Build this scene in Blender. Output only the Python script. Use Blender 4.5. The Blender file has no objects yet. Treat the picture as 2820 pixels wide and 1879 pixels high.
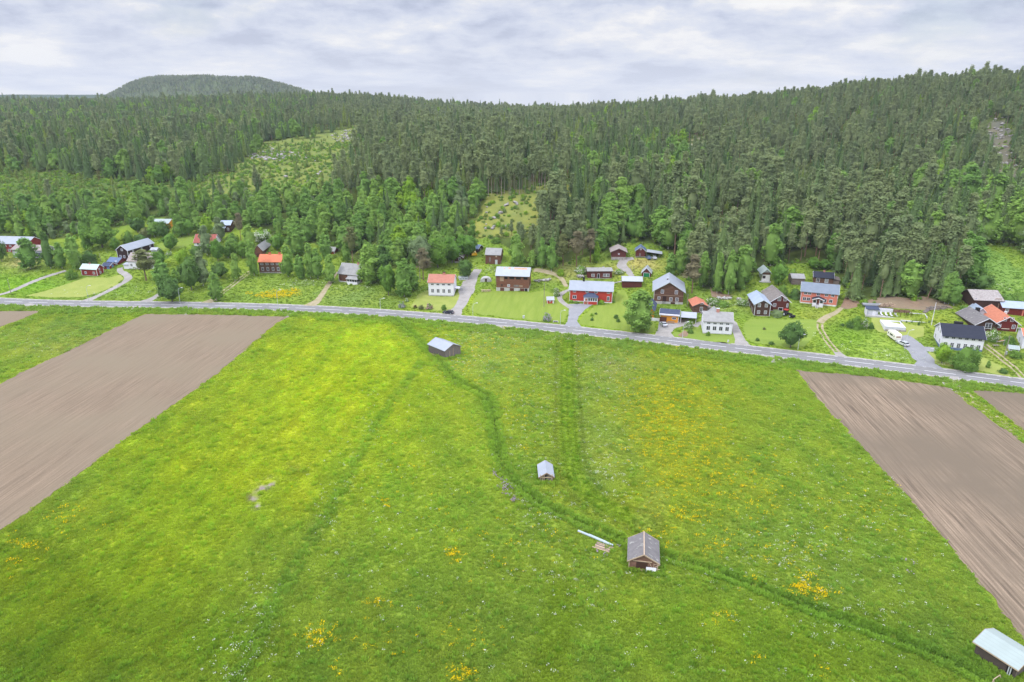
import bpy, math, random
import numpy as np
from mathutils import Vector, Euler
random.seed(7); RNG = np.random.default_rng(11)
SC = bpy.context.scene
COL = SC.collection
# ------------------------------------------------------------------ camera numbers (photo pixels, 2820 x 1879)
H = 86.0; F = 1880.0; CX = 1410.0; CY = 939.5
EXPO = 0.35; HAZE = 0.00008
TH = math.atan2(680.0, F); ct, st = math.cos(TH), math.sin(TH)

def ray(px, py):
    v = py - CY
    return (px - CX), F*ct - v*st, -(F*st + v*ct)      # world X, Y, Z direction
def flat(px, py, z=0.0):
    dx, dy, dz = ray(px, py); t = (z - H)/dz
    return dx*t, dy*t
def proj(X, Y, Z):
    rz = Z - H; d = Y*ct - rz*st; u = Y*st + rz*ct
    return CX + F*X/d, CY - F*u/d
def z_at_row(Y, py):                                   # height of the point at depth Y seen on row py
    k = (CY - py)/F
    return H + Y*(k*ct - st)/(ct + k*st)
def sstep(a, b, x):
    t = np.clip((x - a)/(b - a), 0, 1); return t*t*(3 - 2*t)

# ------------------------------------------------------------------ road centre line, a smooth curve Y(X)
ROADPX = [(0,830.5),(100,832.5),(300,837),(480,841),(700,846.5),(880,851.5),(1000,856.7),(1130,865),(1260,878),(1320,885),
          (1420,894),(1540,905),(1660,918.6),(1790,932),(1880,943),(1990,954.5),(2247,985),(2347,997),(2453,1010),(2561,1023),(2671,1036),(2782,1052)]
_r = np.array([flat(*p) for p in ROADPX])
_pf = np.polyfit(_r[:,0], _r[:,1], 5); _dp = np.polyder(_pf)
_x0, _x1 = _r[0,0], _r[-1,0]
def road_y(X):
    X = np.asarray(X, float); Xc = np.clip(X, _x0, _x1)
    return np.polyval(_pf, Xc) + (X - Xc)*np.polyval(_dp, Xc)
def road_d(X, Y):                                      # signed distance beyond the road centre
    s = np.polyval(_dp, np.clip(X, _x0, _x1))
    return (np.asarray(Y) - road_y(X))/np.sqrt(1 + s*s)

# ------------------------------------------------------------------ terrain
ZP = [(60,710,5),(60,765,2),(250,762,2),(340,716,6),(430,690,8),(430,630,15),(560,680,10),(620,640,14),(750,752,2.5),(730,700,7),
 (910,700,7),(965,778,2),(1215,815,1),(1265,722,8),(1310,697,11),(1355,727,8),(1410,802,2.5),(1460,760,5.5),(1650,766,4.5),(1620,833,1.2),
 (1700,712,9.5),(1760,710,10),(1780,762,5.5),(1840,838,2.0),(1930,862,1.5),(1975,919,.6),(2090,870,1.8),(2150,852,2.8),(2110,775,7),(2200,783,6.5),
 (2270,781,7.0),(2250,838,3.6),(2300,843,3.6),(2430,884,2.5),(2450,834,6),(2550,824,7),(2640,964,.8),(2700,912,3.5),(2700,850,7),(2790,866,6),
 (2750,780,11),(2820,740,15),(1400,535,29),(1330,650,16),(750,500,29),(300,510,29),(100,640,13),(1100,738,7),(1500,738,8),(1950,606,21),(2480,539,26)]
YP = [(0,600,40),(0,900,52),(0,1500,68),(500,600,38),(500,900,50),(500,1450,66),(900,600,40),(900,900,58),(900,1300,76),(1100,1250,67),
 (1250,600,42),(1250,900,49),(1250,1200,52),(1400,1200,50),(1700,550,38),(1700,750,50),(1700,1000,60),(1900,950,66),(2000,500,32),(2000,700,52),(2000,900,68),
 (2100,850,73),(2300,480,27),(2300,600,52),(2300,800,82),(2500,470,28),(2500,580,58),(2500,750,90),(2820,380,20),(2820,450,36),(2820,560,66),(2820,700,93),
 (3300,300,12),(3300,500,60),(3300,700,90),(-500,400,12),(-500,700,40),(-500,1500,66),
 (0,2000,64),(700,2000,66),(1300,1700,46),(1700,1600,46),(2300,1300,70),(2820,1200,75)]
def _ctrl():
    P = []
    for px, py, z in ZP:
        X, Y = flat(px, py, z); P.append((X, Y, z))
    for px, Y, z in YP:
        P.append(((px - CX)/1960.0*Y, Y, z))
    for X in range(-420, 420, 60):
        P.append((X, float(road_y(X)) + 9, 0.0)); P.append((X, float(road_y(X)) - 60, 0.0))
    return np.array(P)
_C = _ctrl(); _S = 300.0
def _phi(r2): return 0.5*r2*np.log(r2 + 1e-9)
_n = len(_C); _A = np.zeros((_n+3, _n+3)); _d = _C[:,None,:2]/_S - _C[None,:,:2]/_S
_A[:_n,:_n] = _phi((_d**2).sum(-1)) + np.eye(_n)*2e-4
_A[:_n,_n] = 1; _A[:_n,_n+1:] = _C[:,:2]/_S; _A[_n:,:_n] = _A[:_n,_n:].T
_w = np.linalg.solve(_A, np.concatenate([_C[:,2], np.zeros(3)]))
def vnoise(X, Y, s, seed=0):
    rs = np.random.default_rng(seed + 100); o = np.zeros(np.shape(X))
    for k in range(6):
        a = rs.uniform(0, 6.28); f = rs.uniform(.6, 1.7)/s
        o = o + np.sin((X*math.cos(a) + Y*math.sin(a))*f*6.28 + rs.uniform(0, 6.28))
    return o/6.0*1.6
DITCH = [(1085,880),(1130,915),(1205,990),(1260,1050),(1320,1078),(1350,1110),(1366,1190),(1376,1260),(1400,1310),(1470,1372),(1520,1403),(1600,1440),
         (1720,1490),(1830,1530),(2000,1583),(2200,1662),(2400,1738),(2600,1815),(2740,1890),(2900,1980)]
def polyline(pxs, step=1.0):
    w = [np.array(flat(*p)) for p in pxs]; out = []
    for i in range(len(w)-1):
        p0 = w[max(i-1,0)]; p1 = w[i]; p2 = w[i+1]; p3 = w[min(i+2,len(w)-1)]
        n = max(2, int(np.linalg.norm(p2-p1)/step))
        for t in np.arange(n)/n:
            out.append(.5*((2*p1)+(p2-p0)*t+(2*p0-5*p1+4*p2-p3)*t*t+(3*p1-p0-3*p2+p3)*t**3))
    out.append(w[-1]); return np.array(out)
DITCHW = polyline(DITCH, 1.5)
def dist_line(X, Y, L):
    X = np.asarray(X, float).ravel(); Y = np.asarray(Y, float).ravel(); o = np.full(X.shape, 1e9)
    for i in range(0, X.size, 20000):
        dd = (X[i:i+20000,None]-L[None,:,0])**2 + (Y[i:i+20000,None]-L[None,:,1])**2
        o[i:i+20000] = np.sqrt(dd.min(1))
    return o
def terrain(X, Y, ditch=True):
    sh = np.shape(X); X = np.asarray(X, float).ravel(); Y = np.asarray(Y, float).ravel()
    z = np.zeros(X.shape); m = np.where(road_d(X, Y) > 5)[0]
    for i in range(0, m.size, 20000):
        k = m[i:i+20000]; x = X[k]/_S; y = Y[k]/_S
        r2 = (x[:,None]-_C[None,:,0]/_S)**2 + (y[:,None]-_C[None,:,1]/_S)**2
        z[k] = _phi(r2) @ _w[:_n] + _w[_n] + _w[_n+1]*x + _w[_n+2]*y
    z *= sstep(6, 26, road_d(X, Y)); z = np.maximum(z, 0)
    lf = sstep(-1300, -2300, X); dn = sstep(1700, 2700, Y); far = (52 + 8*vnoise(X, Y, 900, 3))*(1 - dn) - 100*dn; far = far*(1-lf) + (52 + 24*sstep(3600, 5200, Y) + 5*vnoise(X, Y, 700, 4))*lf
    dx = X*2800/np.maximum(Y, 900) + 1150; hs = np.where(dx < 0, np.exp(-(np.abs(dx)/490)**5), np.exp(-(np.abs(dx)/600)**2.6))*np.exp(-((Y-2800)/270)**4); far = far*(1-hs) + (138 + 3*vnoise(X, Y, 260, 6))*hs
    b = sstep(1350, 2000, Y); z = z*(1-b) + far*b
    z = z + .6*vnoise(X, Y, 60, 5)*sstep(60, 160, road_d(X, Y))
    k = np.where((Y < 290) & (road_d(X, Y) < -6))[0]
    z[k] += .12*vnoise(X[k], Y[k], 25, 8)*sstep(6, 20, -road_d(X[k], Y[k]))
    if ditch:
        dl = dist_line(X[k], Y[k], DITCHW); z[k] -= 0.9*np.exp(-(dl/0.9)**2)
    return z.reshape(sh)
def tz(x, y): return float(terrain(np.array([x]), np.array([y]))[0])
_T = np.concatenate([np.linspace(70, 700, 640), np.linspace(701, 3000, 500)])
def at(px, py):                                        # the ground point seen at a photo pixel
    dx, dy, dz = ray(px, py); Xs = dx/dy*_T; zs = H + dz/dy*_T
    g = terrain(Xs, _T); k = int(np.argmax(zs < g))
    if k == 0: k = 1
    a = zs[k-1]-g[k-1]; b = zs[k]-g[k]; Y = _T[k-1] + (_T[k]-_T[k-1])*a/(a-b+1e-9)
    X = dx/dy*Y; return Vector((X, Y, tz(X, Y)))

# ------------------------------------------------------------------ node helpers and materials
def newmat(name):
    m = bpy.data.materials.new(name); m.use_nodes = True; nt = m.node_tree; nt.nodes.clear()
    out = nt.nodes.new('ShaderNodeOutputMaterial'); return m, nt, out
def N(nt, t, **k):
    n = nt.nodes.new(t)
    for a, b in k.items():
        if a in n.bl_rna.properties.keys(): setattr(n, a, b)
        else: n.inputs[a.replace('_', ' ')].default_value = b
    return n
def mixc(nt, fac, a, b, mode='MIX'):
    n = nt.nodes.new('ShaderNodeMix'); n.data_type = 'RGBA'; n.blend_type = mode
    for s, v in ((0, fac), (6, a), (7, b)):
        if isinstance(v, bpy.types.NodeSocket): nt.links.new(v, n.inputs[s])
        elif isinstance(v, (int, float)): n.inputs[s].default_value = v
        else: n.inputs[s].default_value = (*v, 1)
    return n.outputs[2]
def ramp(nt, src, a, b, ca=(0,0,0), cb=(1,1,1)):
    r = nt.nodes.new('ShaderNodeValToRGB'); r.color_ramp.elements[0].position = a; r.color_ramp.elements[1].position = b
    r.color_ramp.elements[0].color = (*ca,1); r.color_ramp.elements[1].color = (*cb,1); nt.links.new(src, r.inputs[0]); return r.outputs[0]
def noise(nt, coord, scale, detail=3, vec=None, rough=.55):
    n = N(nt, 'ShaderNodeTexNoise', Scale=scale, Detail=detail, Roughness=rough)
    if vec:
        m = N(nt, 'ShaderNodeMapping'); m.inputs['Scale'].default_value = vec; nt.links.new(coord, m.inputs[0]); coord = m.outputs[0]
    nt.links.new(coord, n.inputs['Vector']); return n.outputs['Fac']
def bump(nt, h, strength, dist):
    b = N(nt, 'ShaderNodeBump', Strength=strength, Distance=dist); nt.links.new(h, b.inputs['Height']); return b.outputs[0]
def solid(name, c1, c2=None, scale=2.0, vec=None, rough=.7, bumps=0, spec=.3, stripe=None, patch=None, metal=0):
    m, nt, out = newmat(name); c2 = c2 or tuple(x*.75 for x in c1)
    tc = N(nt, 'ShaderNodeTexCoord').outputs['Object']
    f = noise(nt, tc, scale, 4, vec); col = mixc(nt, ramp(nt, f, .35, .65), c1, c2)
    p = N(nt, 'ShaderNodeBsdfPrincipled', Roughness=rough, Metallic=metal); p.inputs['Specular IOR Level'].default_value = spec
    if patch:
        f2 = noise(nt, tc, patch[1], 3); col = mixc(nt, ramp(nt, f2, patch[2], patch[2]+.08), col, patch[0])
    if stripe:                                          # seams across the roof or boards on a wall
        w = N(nt, 'ShaderNodeTexWave', wave_type='BANDS', bands_direction=stripe[0], Scale=stripe[1], Distortion=stripe[4] if len(stripe) > 4 else 0)
        nt.links.new(tc, w.inputs['Vector']); s = ramp(nt, w.outputs['Fac'], 0.0, stripe[2])
        col = mixc(nt, s, tuple(x*stripe[3] for x in c1), col)
    nt.links.new(col, p.inputs['Base Color'])
    if bumps: nt.links.new(bump(nt, f, .5, bumps), p.inputs['Normal'])
    nt.links.new(p.outputs[0], out.inputs[0]); return m
MATS = {}
SPEC = dict(
 white=((.74,.73,.79),(.68,.67,.73),1.2), whitewash=((.74,.73,.72),(.62,.60,.58),1.5), cream=((.82,.78,.66),(.78,.74,.62),1.0),
 red_bright=((.46,.052,.034),(.40,.043,.03),1.5,(6,6,.4)), salmon=((.60,.19,.135),(.54,.165,.115),1.5,(6,6,.4)), red_dark=((.17,.022,.018),(.12,.018,.014),1.5,(6,6,.4)),
 red_barn=((.24,.026,.022),(.18,.022,.018),1.5,(6,6,.4)), maroon=((.13,.032,.026),(.085,.024,.02),1.2,(.5,.5,7)), black_wood=((.040,.020,.018),(.028,.015,.014),1.5,(6,6,.4)),
 brown_log=((.17,.085,.055),(.075,.040,.030),1.0,(.5,.5,7)), brown_board=((.19,.085,.05),(.085,.042,.030),1.2,(7,7,.35)), brown_dark=((.085,.04,.028),(.048,.026,.02),1.2,(.5,.5,7)),
 grey_board=((.25,.215,.20),(.12,.095,.088),1.4,(8,8,.3)), grey_log=((.23,.18,.16),(.12,.09,.08),1.0,(.5,.5,7)), rust_log=((.24,.10,.06),(.10,.048,.036),1.1,(.6,.6,6)),
 yellow=((.72,.30,.03),(.66,.27,.028),1.5,(6,6,.4)), stone=((.42,.39,.36),(.24,.22,.20),1.6), concrete=((.48,.47,.46),(.38,.37,.36),.8), greywall=((.55,.56,.60),(.50,.51,.55),.8),
 green_door=((.015,.19,.08),(.013,.165,.07),1), brown_door=((.12,.045,.03),(.10,.04,.028),1,(6,6,.4)), blue_door=((.16,.26,.46),(.14,.23,.40),1), wood_door=((.33,.15,.07),(.26,.12,.06),1,(6,6,.4)),
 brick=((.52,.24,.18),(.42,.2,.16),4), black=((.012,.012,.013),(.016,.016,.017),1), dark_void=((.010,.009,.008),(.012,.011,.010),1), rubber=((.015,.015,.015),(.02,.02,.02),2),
 pole_wood=((.30,.26,.22),(.22,.19,.16),1.5,(6,6,.3)), pale_wood=((.55,.42,.30),(.42,.31,.22),1.5,(.6,6,6)), timber=((.40,.28,.20),(.25,.17,.12),1.2,(.6,7,7)),
 galv=((.52,.55,.57),(.46,.49,.51),2), pipe=((.42,.49,.55),(.36,.43,.49),1), caravan=((.82,.79,.70),(.78,.75,.66),.6),
)
ROOFS = dict(
 metal_light=((.345,.37,.42),(.305,.335,.385),.5,('X',.55,.12,.8)), metal_light_y=((.345,.37,.42),(.305,.335,.385),.5,('Y',.55,.12,.8)), metal_pale=((.40,.42,.46),(.36,.385,.425),.4,None), metal_green=((.34,.40,.385),(.31,.365,.35),.4,('X',.5,.08,.85)),
 metal_mint=((.45,.57,.54),(.41,.53,.50),.4,None), blue_roof=((.20,.235,.29),(.165,.20,.25),.6,('X',.9,.22,.72)), blue_plain=((.12,.17,.29),(.10,.145,.25),.8,None), navy=((.055,.07,.12),(.045,.06,.105),.8,None),
 black_roof=((.026,.030,.048),(.020,.024,.040),1.2,None), grey_roof=((.32,.315,.31),(.26,.255,.25),.7,None), grey_brown=((.22,.19,.175),(.165,.145,.13),.8,None), pink_grey=((.34,.29,.275),(.28,.235,.22),.7,None),
 felt=((.19,.175,.175),(.15,.14,.14),1.0,None), orange=((.60,.19,.10),(.54,.165,.085),1.5,None), tile=((.52,.20,.13),(.42,.155,.10),1.2,('X',1.6,.3,.8)), tile_y=((.52,.19,.11),(.42,.145,.085),1.2,('Y',1.6,.3,.8)), salmon_roof=((.46,.20,.145),(.38,.16,.115),1.0,('X',1.6,.3,.85)),
 brown_red=((.34,.10,.075),(.28,.085,.065),1.0,None), shingle=((.40,.36,.345),(.25,.22,.21),1.6,None), blue_pale=((.36,.42,.52),(.31,.37,.47),.5,('X',.7,.15,.8)), blue_pale_y=((.36,.42,.52),(.31,.37,.47),.5,('Y',.7,.15,.8)),
)
def M(k):
    if k in MATS: return MATS[k]
    if k in SPEC:
        s = SPEC[k]; m = solid(k, s[0], s[1], s[2], s[3] if len(s) > 3 else None, bumps=.02 if len(s) > 3 else 0, spec=.2)
    elif k in ROOFS:
        s = ROOFS[k]; pt = None
        m = solid(k, s[0], s[1], s[2], None, rough=.5 if 'metal' in k or 'blue' in k else .85, stripe=s[3], spec=.3, patch=((.30,.29,.27),.9,.6) if k in ('grey_roof','shingle','grey_brown','felt') else None)
    elif k == 'rusty_metal':
        m = solid(k, (.40,.43,.48), (.36,.385,.44), .5, stripe=('X',.55,.1,.85), rough=.5)
    elif k == 'rust': m = solid(k, (.52,.23,.12), (.62,.40,.30), .8, (1,4,4))
    elif k == 'hut_board': m = solid(k, (.31,.26,.245), (.15,.12,.12), 1.6, (9,9,.25), bumps=.03, stripe=('X',1.1,.25,.35,.6))
    elif k == 'hut_board_d': m = solid(k, (.24,.185,.16), (.10,.08,.075), 1.6, (9,9,.25), bumps=.03, stripe=('X',1.3,.25,.3,.8))
    elif k == 'hut_log': m = solid(k, (.30,.16,.115), (.16,.085,.065), 1.2, (.6,.6,8), bumps=.04, stripe=('Z',1.2,.25,.35,.5))
    elif k == 'glass':
        m, nt, out = newmat('glass'); p = N(nt, 'ShaderNodeBsdfPrincipled', Roughness=.08); p.inputs['Base Color'].default_value = (.03,.035,.045,1)
        nt.links.new(p.outputs[0], out.inputs[0])
    elif k == 'curtain': m = solid(k, (.36,.38,.42), (.20,.21,.24), 3)
    elif k.startswith('paint_'):
        c = dict(dark=(.018,.022,.04), silver=(.55,.57,.60), blue=(.10,.16,.28), red=(.45,.03,.02), yellow=(.75,.42,.02), grey=(.25,.26,.28))[k[6:]]
        m, nt, out = newmat(k); p = N(nt, 'ShaderNodeBsdfPrincipled', Roughness=.3); p.inputs['Base Color'].default_value = (*c,1); p.inputs['Coat Weight'].default_value = .6
        tc = N(nt, 'ShaderNodeTexCoord').outputs['Object']; f = noise(nt, tc, 3, 3)
        nt.links.new(ramp(nt, f, .3, .8, (.22,)*3, (.42,)*3), p.inputs['Roughness']); nt.links.new(p.outputs[0], out.inputs[0])
    else: raise KeyError(k)
    MATS[k] = m; return m

def leafmat(name, c1, c2, tr=.3, jitter=.35, attr=None, spread=(.75,1.25)):
    m, nt, out = newmat(name)
    oi = N(nt, 'ShaderNodeObjectInfo'); tc = N(nt, 'ShaderNodeTexCoord').outputs['Object']
    base = mixc(nt, oi.outputs['Random'], c1, c2)
    if attr:
        a = N(nt, 'ShaderNodeAttribute', attribute_type='INSTANCER', attribute_name=attr); base = a.outputs['Color']
        pos = N(nt, 'ShaderNodeNewGeometry').outputs['Position']; tc = pos
    f = noise(nt, tc, jitter, 3)
    v = ramp(nt, f, .3, .7, (spread[0],)*3, (spread[1],)*3)
    col = mixc(nt, 1.0, base, v, 'MULTIPLY')
    d = N(nt, 'ShaderNodeBsdfDiffuse'); t = N(nt, 'ShaderNodeBsdfTranslucent'); x = N(nt, 'ShaderNodeMixShader', Fac=tr)
    nt.links.new(col, d.inputs[0]); nt.links.new(col, t.inputs[0]); nt.links.new(d.outputs[0], x.inputs[1]); nt.links.new(t.outputs[0], x.inputs[2])
    nt.links.new(x.outputs[0], out.inputs[0]); return m

# ------------------------------------------------------------------ mesh helpers
class MB:
    def __init__(s): s.v = []; s.f = []; s.m = []
    def poly(s, pts, mi=0):
        b = len(s.v); s.v += [tuple(p) for p in pts]; s.f.append(tuple(range(b, b+len(pts)))); s.m.append(mi)
    def box(s, x0, x1, y0, y1, z0, z1, mi=0, bev=0.0):
        b = len(s.v); s.v += [(x,y,z) for x in (x0,x1) for y in (y0,y1) for z in (z0,z1)]
        for f in ((0,1,3,2),(4,6,7,5),(0,4,5,1),(2,3,7,6),(0,2,6,4),(1,5,7,3)): s.f.append(tuple(b+i for i in f)); s.m.append(mi)
        return s
    def prism(s, sec, a0, a1, fn, mi=0):                # sec: closed (b,z) outline extruded along a; fn(a,b,z)->xyz
        b = len(s.v); n = len(sec)
        s.v += [fn(a0,p,q) for p,q in sec] + [fn(a1,p,q) for p,q in sec]
        s.f.append(tuple(range(b, b+n))); s.f.append(tuple(range(b+2*n-1, b+n-1, -1))); s.m += [mi,mi]
        for i in range(n):
            j = (i+1) % n; s.f.append((b+i, b+n+i, b+n+j, b+j)); s.m.append(mi)
        return s
    def tube(s, pts, rad, n=8, mi=0, cap=True):
        pts = [Vector(p) for p in pts]; rings = []
        for i, p in enumerate(pts):
            d = (pts[min(i+1,len(pts)-1)] - pts[max(i-1,0)]).normalized(); u = d.orthogonal().normalized(); w = d.cross(u)
            if i and rings:
                u = (pu - d*pu.dot(d)).normalized(); w = d.cross(u)
            pu = u; r = rad[i] if isinstance(rad, (list,tuple)) else rad
            rings.append(len(s.v)); s.v += [tuple(p + (u*math.cos(6.2832*k/n) + w*math.sin(6.2832*k/n))*r) for k in range(n)]
        for a, b in zip(rings, rings[1:]):
            for k in range(n): s.f.append((a+k, a+(k+1)%n, b+(k+1)%n, b+k)); s.m.append(mi)
        if cap: s.f.append(tuple(rings[0]+k for k in range(n))[::-1]); s.f.append(tuple(rings[-1]+k for k in range(n))); s.m += [mi,mi]
        return s
    def mesh(s, name, mats):
        me = bpy.data.meshes.new(name); me.from_pydata(s.v, [], s.f)
        for m in (mats if isinstance(mats, (list,tuple)) else [mats]): me.materials.append(M(m) if isinstance(m, str) else m)
        if any(s.m): me.polygons.foreach_set('material_index', s.m)
        import bmesh
        bm = bmesh.new(); bm.from_mesh(me); bmesh.ops.recalc_face_normals(bm, faces=bm.faces); bm.to_mesh(me); bm.free()
        return me
    def obj(s, name, mats, parent=None, loc=None):
        return link(name, s.mesh(name, mats), parent, loc)
def link(name, data, parent=None, loc=None):
    o = bpy.data.objects.new(name, data); COL.objects.link(o)
    if parent: o.parent = parent
    if loc is not None: o.location = loc
    return o
def tag(o, label=None, cat=None, group=None, kind=None):
    if label: o['label'] = label
    if cat: o['category'] = cat
    if group: o['group'] = group
    if kind: o['kind'] = kind
    return o
def thing(name, label, cat, loc=(0,0,0), rz=0, group=None):
    o = bpy.data.objects.new(name, None); o.empty_display_size = .5; COL.objects.link(o); o.location = loc; o.rotation_euler = (0,0,rz)
    return tag(o, label, cat, group)
def copy_thing(o, loc, rz=None, label=None, scale=None):
    c = o.copy(); COL.objects.link(c); c.location = loc
    if rz is not None: c.rotation_euler = (0,0,rz)
    if label: c['label'] = label
    if scale: c.scale = scale
    for ch in o.children:
        d = ch.copy(); COL.objects.link(d); d.parent = c
        for g in ch.children:
            e = g.copy(); COL.objects.link(e); e.parent = d
    return c
def npmesh(name, V, FQ, mats, mi=None):
    me = bpy.data.meshes.new(name); k = FQ.shape[1]; n = len(FQ)
    me.vertices.add(len(V)); me.vertices.foreach_set('co', np.asarray(V, np.float32).ravel())
    me.loops.add(n*k); me.loops.foreach_set('vertex_index', FQ.astype(np.int32).ravel())
    me.polygons.add(n); me.polygons.foreach_set('loop_start', np.arange(0, n*k, k, dtype=np.int32))
    if mi is not None: me.polygons.foreach_set('material_index', np.asarray(mi, np.int32))
    me.update(calc_edges=True); me.validate()
    for m in mats: me.materials.append(M(m) if isinstance(m, str) else m)
    return me
def instancer(name, P, rot, scl, idx, coll, tcol=None):
    n = len(P); me = bpy.data.meshes.new(name); me.vertices.add(n); me.vertices.foreach_set('co', np.asarray(P, np.float32).ravel())
    a = me.attributes.new('rot', 'FLOAT_VECTOR', 'POINT'); a.data.foreach_set('vector', np.asarray(rot, np.float32).ravel())
    a = me.attributes.new('scl', 'FLOAT_VECTOR', 'POINT'); a.data.foreach_set('vector', np.asarray(scl, np.float32).ravel())
    a = me.attributes.new('idx', 'INT', 'POINT'); a.data.foreach_set('value', np.asarray(idx, np.int32))
    if tcol is not None:
        a = me.attributes.new('tcol', 'FLOAT_COLOR', 'POINT'); a.data.foreach_set('color', np.concatenate([tcol, np.ones((n,1))], 1).astype(np.float32).ravel())
    ng = bpy.data.node_groups.new(name + ' scatter', 'GeometryNodeTree')
    ng.interface.new_socket('Geometry', in_out='INPUT', socket_type='NodeSocketGeometry'); ng.interface.new_socket('Geometry', in_out='OUTPUT', socket_type='NodeSocketGeometry')
    gi = ng.nodes.new('NodeGroupInput'); go = ng.nodes.new('NodeGroupOutput'); ip = ng.nodes.new('GeometryNodeInstanceOnPoints')
    ci = ng.nodes.new('GeometryNodeCollectionInfo'); ci.inputs[0].default_value = coll; ci.inputs['Separate Children'].default_value = True; ci.inputs['Reset Children'].default_value = True
    def na(nm, t):
        q = ng.nodes.new('GeometryNodeInputNamedAttribute'); q.data_type = t; q.inputs[0].default_value = nm; return q.outputs[0]
    L = ng.links.new
    L(gi.outputs[0], ip.inputs['Points']); L(ci.outputs[0], ip.inputs['Instance']); ip.inputs['Pick Instance'].default_value = True
    L(na('idx','INT'), ip.inputs['Instance Index']); L(na('scl','FLOAT_VECTOR'), ip.inputs['Scale'])
    er = ng.nodes.new('FunctionNodeEulerToRotation'); L(na('rot','FLOAT_VECTOR'), er.inputs[0]); L(er.outputs[0], ip.inputs['Rotation'])
    L(ip.outputs[0], go.inputs[0])
    o = link(name, me); md = o.modifiers.new('scatter', 'NODES'); md.node_group = ng; return o
def kinds_collection(name, meshes):                     # source meshes for scatters, kept out of the scene itself
    c = bpy.data.collections.new(name)
    for i, me in enumerate(meshes):
        o = bpy.data.objects.new('%s %02d' % (name, i), me); c.objects.link(o)
    return c
# ================================================================== camera, sky, light
cam = bpy.data.cameras.new('camera'); cam.lens = 24.0; cam.sensor_width = 36.0; cam.clip_start = 1; cam.clip_end = 30000
co = link('camera', cam); co.location = (0,0,H); co.rotation_euler = (math.pi/2 - TH, 0, 0); SC.camera = co
SUN_EL, SUN_AZ = math.radians(50), math.radians(236)     # azimuth clockwise from +Y: behind the camera, to the left
sun = bpy.data.lights.new('sun', 'SUN'); sun.energy = 1.5; sun.angle = math.radians(10); sun.color = (1,.97,.94)
so = link('sun', sun); so.rotation_euler = (math.pi/2 - SUN_EL, 0, -SUN_AZ + math.pi)
W = bpy.data.worlds.new('World'); SC.world = W; W.use_nodes = True
def build_sky():
    nt = W.node_tree; nt.nodes.clear(); L = nt.links.new
    out = nt.nodes.new('ShaderNodeOutputWorld'); bg = N(nt, 'ShaderNodeBackground', Strength=.1)
    sky = nt.nodes.new('ShaderNodeTexSky'); sky.sky_type = 'NISHITA'; sky.sun_disc = False; sky.sun_elevation = SUN_EL; sky.sun_rotation = SUN_AZ; sky.air_density = 1.0; sky.dust_density = 1.5
    tc = N(nt, 'ShaderNodeTexCoord').outputs['Generated']
    sx = nt.nodes.new('ShaderNodeSeparateXYZ'); L(tc, sx.inputs[0])
    def mth(op, a, b=None, c=None):
        n = nt.nodes.new('ShaderNodeMath'); n.operation = op
        for i, v in enumerate((a, b, c)):
            if v is None: continue
            if isinstance(v, bpy.types.NodeSocket): L(v, n.inputs[i])
            else: n.inputs[i].default_value = v
        return n.outputs[0]
    z = mth('MAXIMUM', sx.outputs[2], 0.0)
    lv = mth('LOGARITHM', mth('ADD', z, .06), 2.0)      # cloud bands close up towards the horizon
    cx = nt.nodes.new('ShaderNodeCombineXYZ'); L(sx.outputs[0], cx.inputs[0]); L(sx.outputs[1], cx.inputs[1]); L(mth('MULTIPLY', lv, .25), cx.inputs[2])
    p = cx.outputs[0]
    w = N(nt, 'ShaderNodeTexNoise', Scale=7.0, Detail=5, Roughness=.6); L(p, w.inputs['Vector'])
    va = nt.nodes.new('ShaderNodeVectorMath'); va.operation = 'MULTIPLY_ADD'; L(w.outputs['Color'], va.inputs[0]); va.inputs[1].default_value = (.10,.10,.07); L(p, va.inputs[2]); q = va.outputs[0]
    big = noise(nt, q, 2.6, 3, (1,1,1.2), .5); mid = noise(nt, q, 9.0, 9, (.8,.8,1.15), .55); puff = noise(nt, p, 30, 7, (.85,.85,1), .62)
    shade = mth('ADD', mth('MULTIPLY', big, .30), mth('ADD', mth('MULTIPLY', mid, .58), mth('MULTIPLY', puff, .16)))
    r = nt.nodes.new('ShaderNodeValToRGB'); e = r.color_ramp.elements
    e[0].position = .44; e[0].color = (3.9,4.3,5.5,1); e[1].position = .64; e[1].color = (7.35,7.35,7.4,1)
    for pos, c in ((.485,(4.7,5.1,6.25,1)),(.525,(5.4,5.75,6.7,1)),(.56,(5.9,6.15,6.85,1)),(.585,(6.5,6.6,7.0,1)),(.61,(7.1,7.1,7.25,1))):
        k = e.new(pos); k.color = c
    L(shade, r.inputs[0])
    gap = ramp(nt, noise(nt, q, 3.5, 6, (1,1,1)), .55, .70)
    c = mixc(nt, mth('MULTIPLY', gap, .35), r.outputs[0], sky.outputs[0])
    zen = mth('ADD', 1.0, mth('MULTIPLY', mth('SMOOTH_MIN', mth('MAXIMUM', mth('SUBTRACT', sx.outputs[2], .14), 0.0), .6, .1), 3.5))
    vm = nt.nodes.new('ShaderNodeVectorMath'); vm.operation = 'SCALE'; L(c, vm.inputs[0]); L(zen, vm.inputs['Scale'])
    low = ramp(nt, sx.outputs[2], .0, .10)              # pale air just above the horizon
    c2 = mixc(nt, mth('MULTIPLY', mth('SUBTRACT', 1.0, low), .55), vm.outputs[0], (6.2,6.4,7.0))
    L(c2, bg.inputs['Color']); L(bg.outputs[0], out.inputs[0])
build_sky()
vs = SC.view_settings; vs.view_transform = 'Standard'; vs.look = 'None'; vs.gamma = 1; vs.use_curve_mapping = False; vs.exposure = EXPO
cy = SC.cycles
cy.max_bounces = 4; cy.diffuse_bounces = 2; cy.glossy_bounces = 2; cy.transmission_bounces = 3; cy.volume_bounces = 0; cy.transparent_max_bounces = 6
cy.caustics_reflective = False; cy.caustics_refractive = False; cy.use_adaptive_sampling = False
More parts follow.
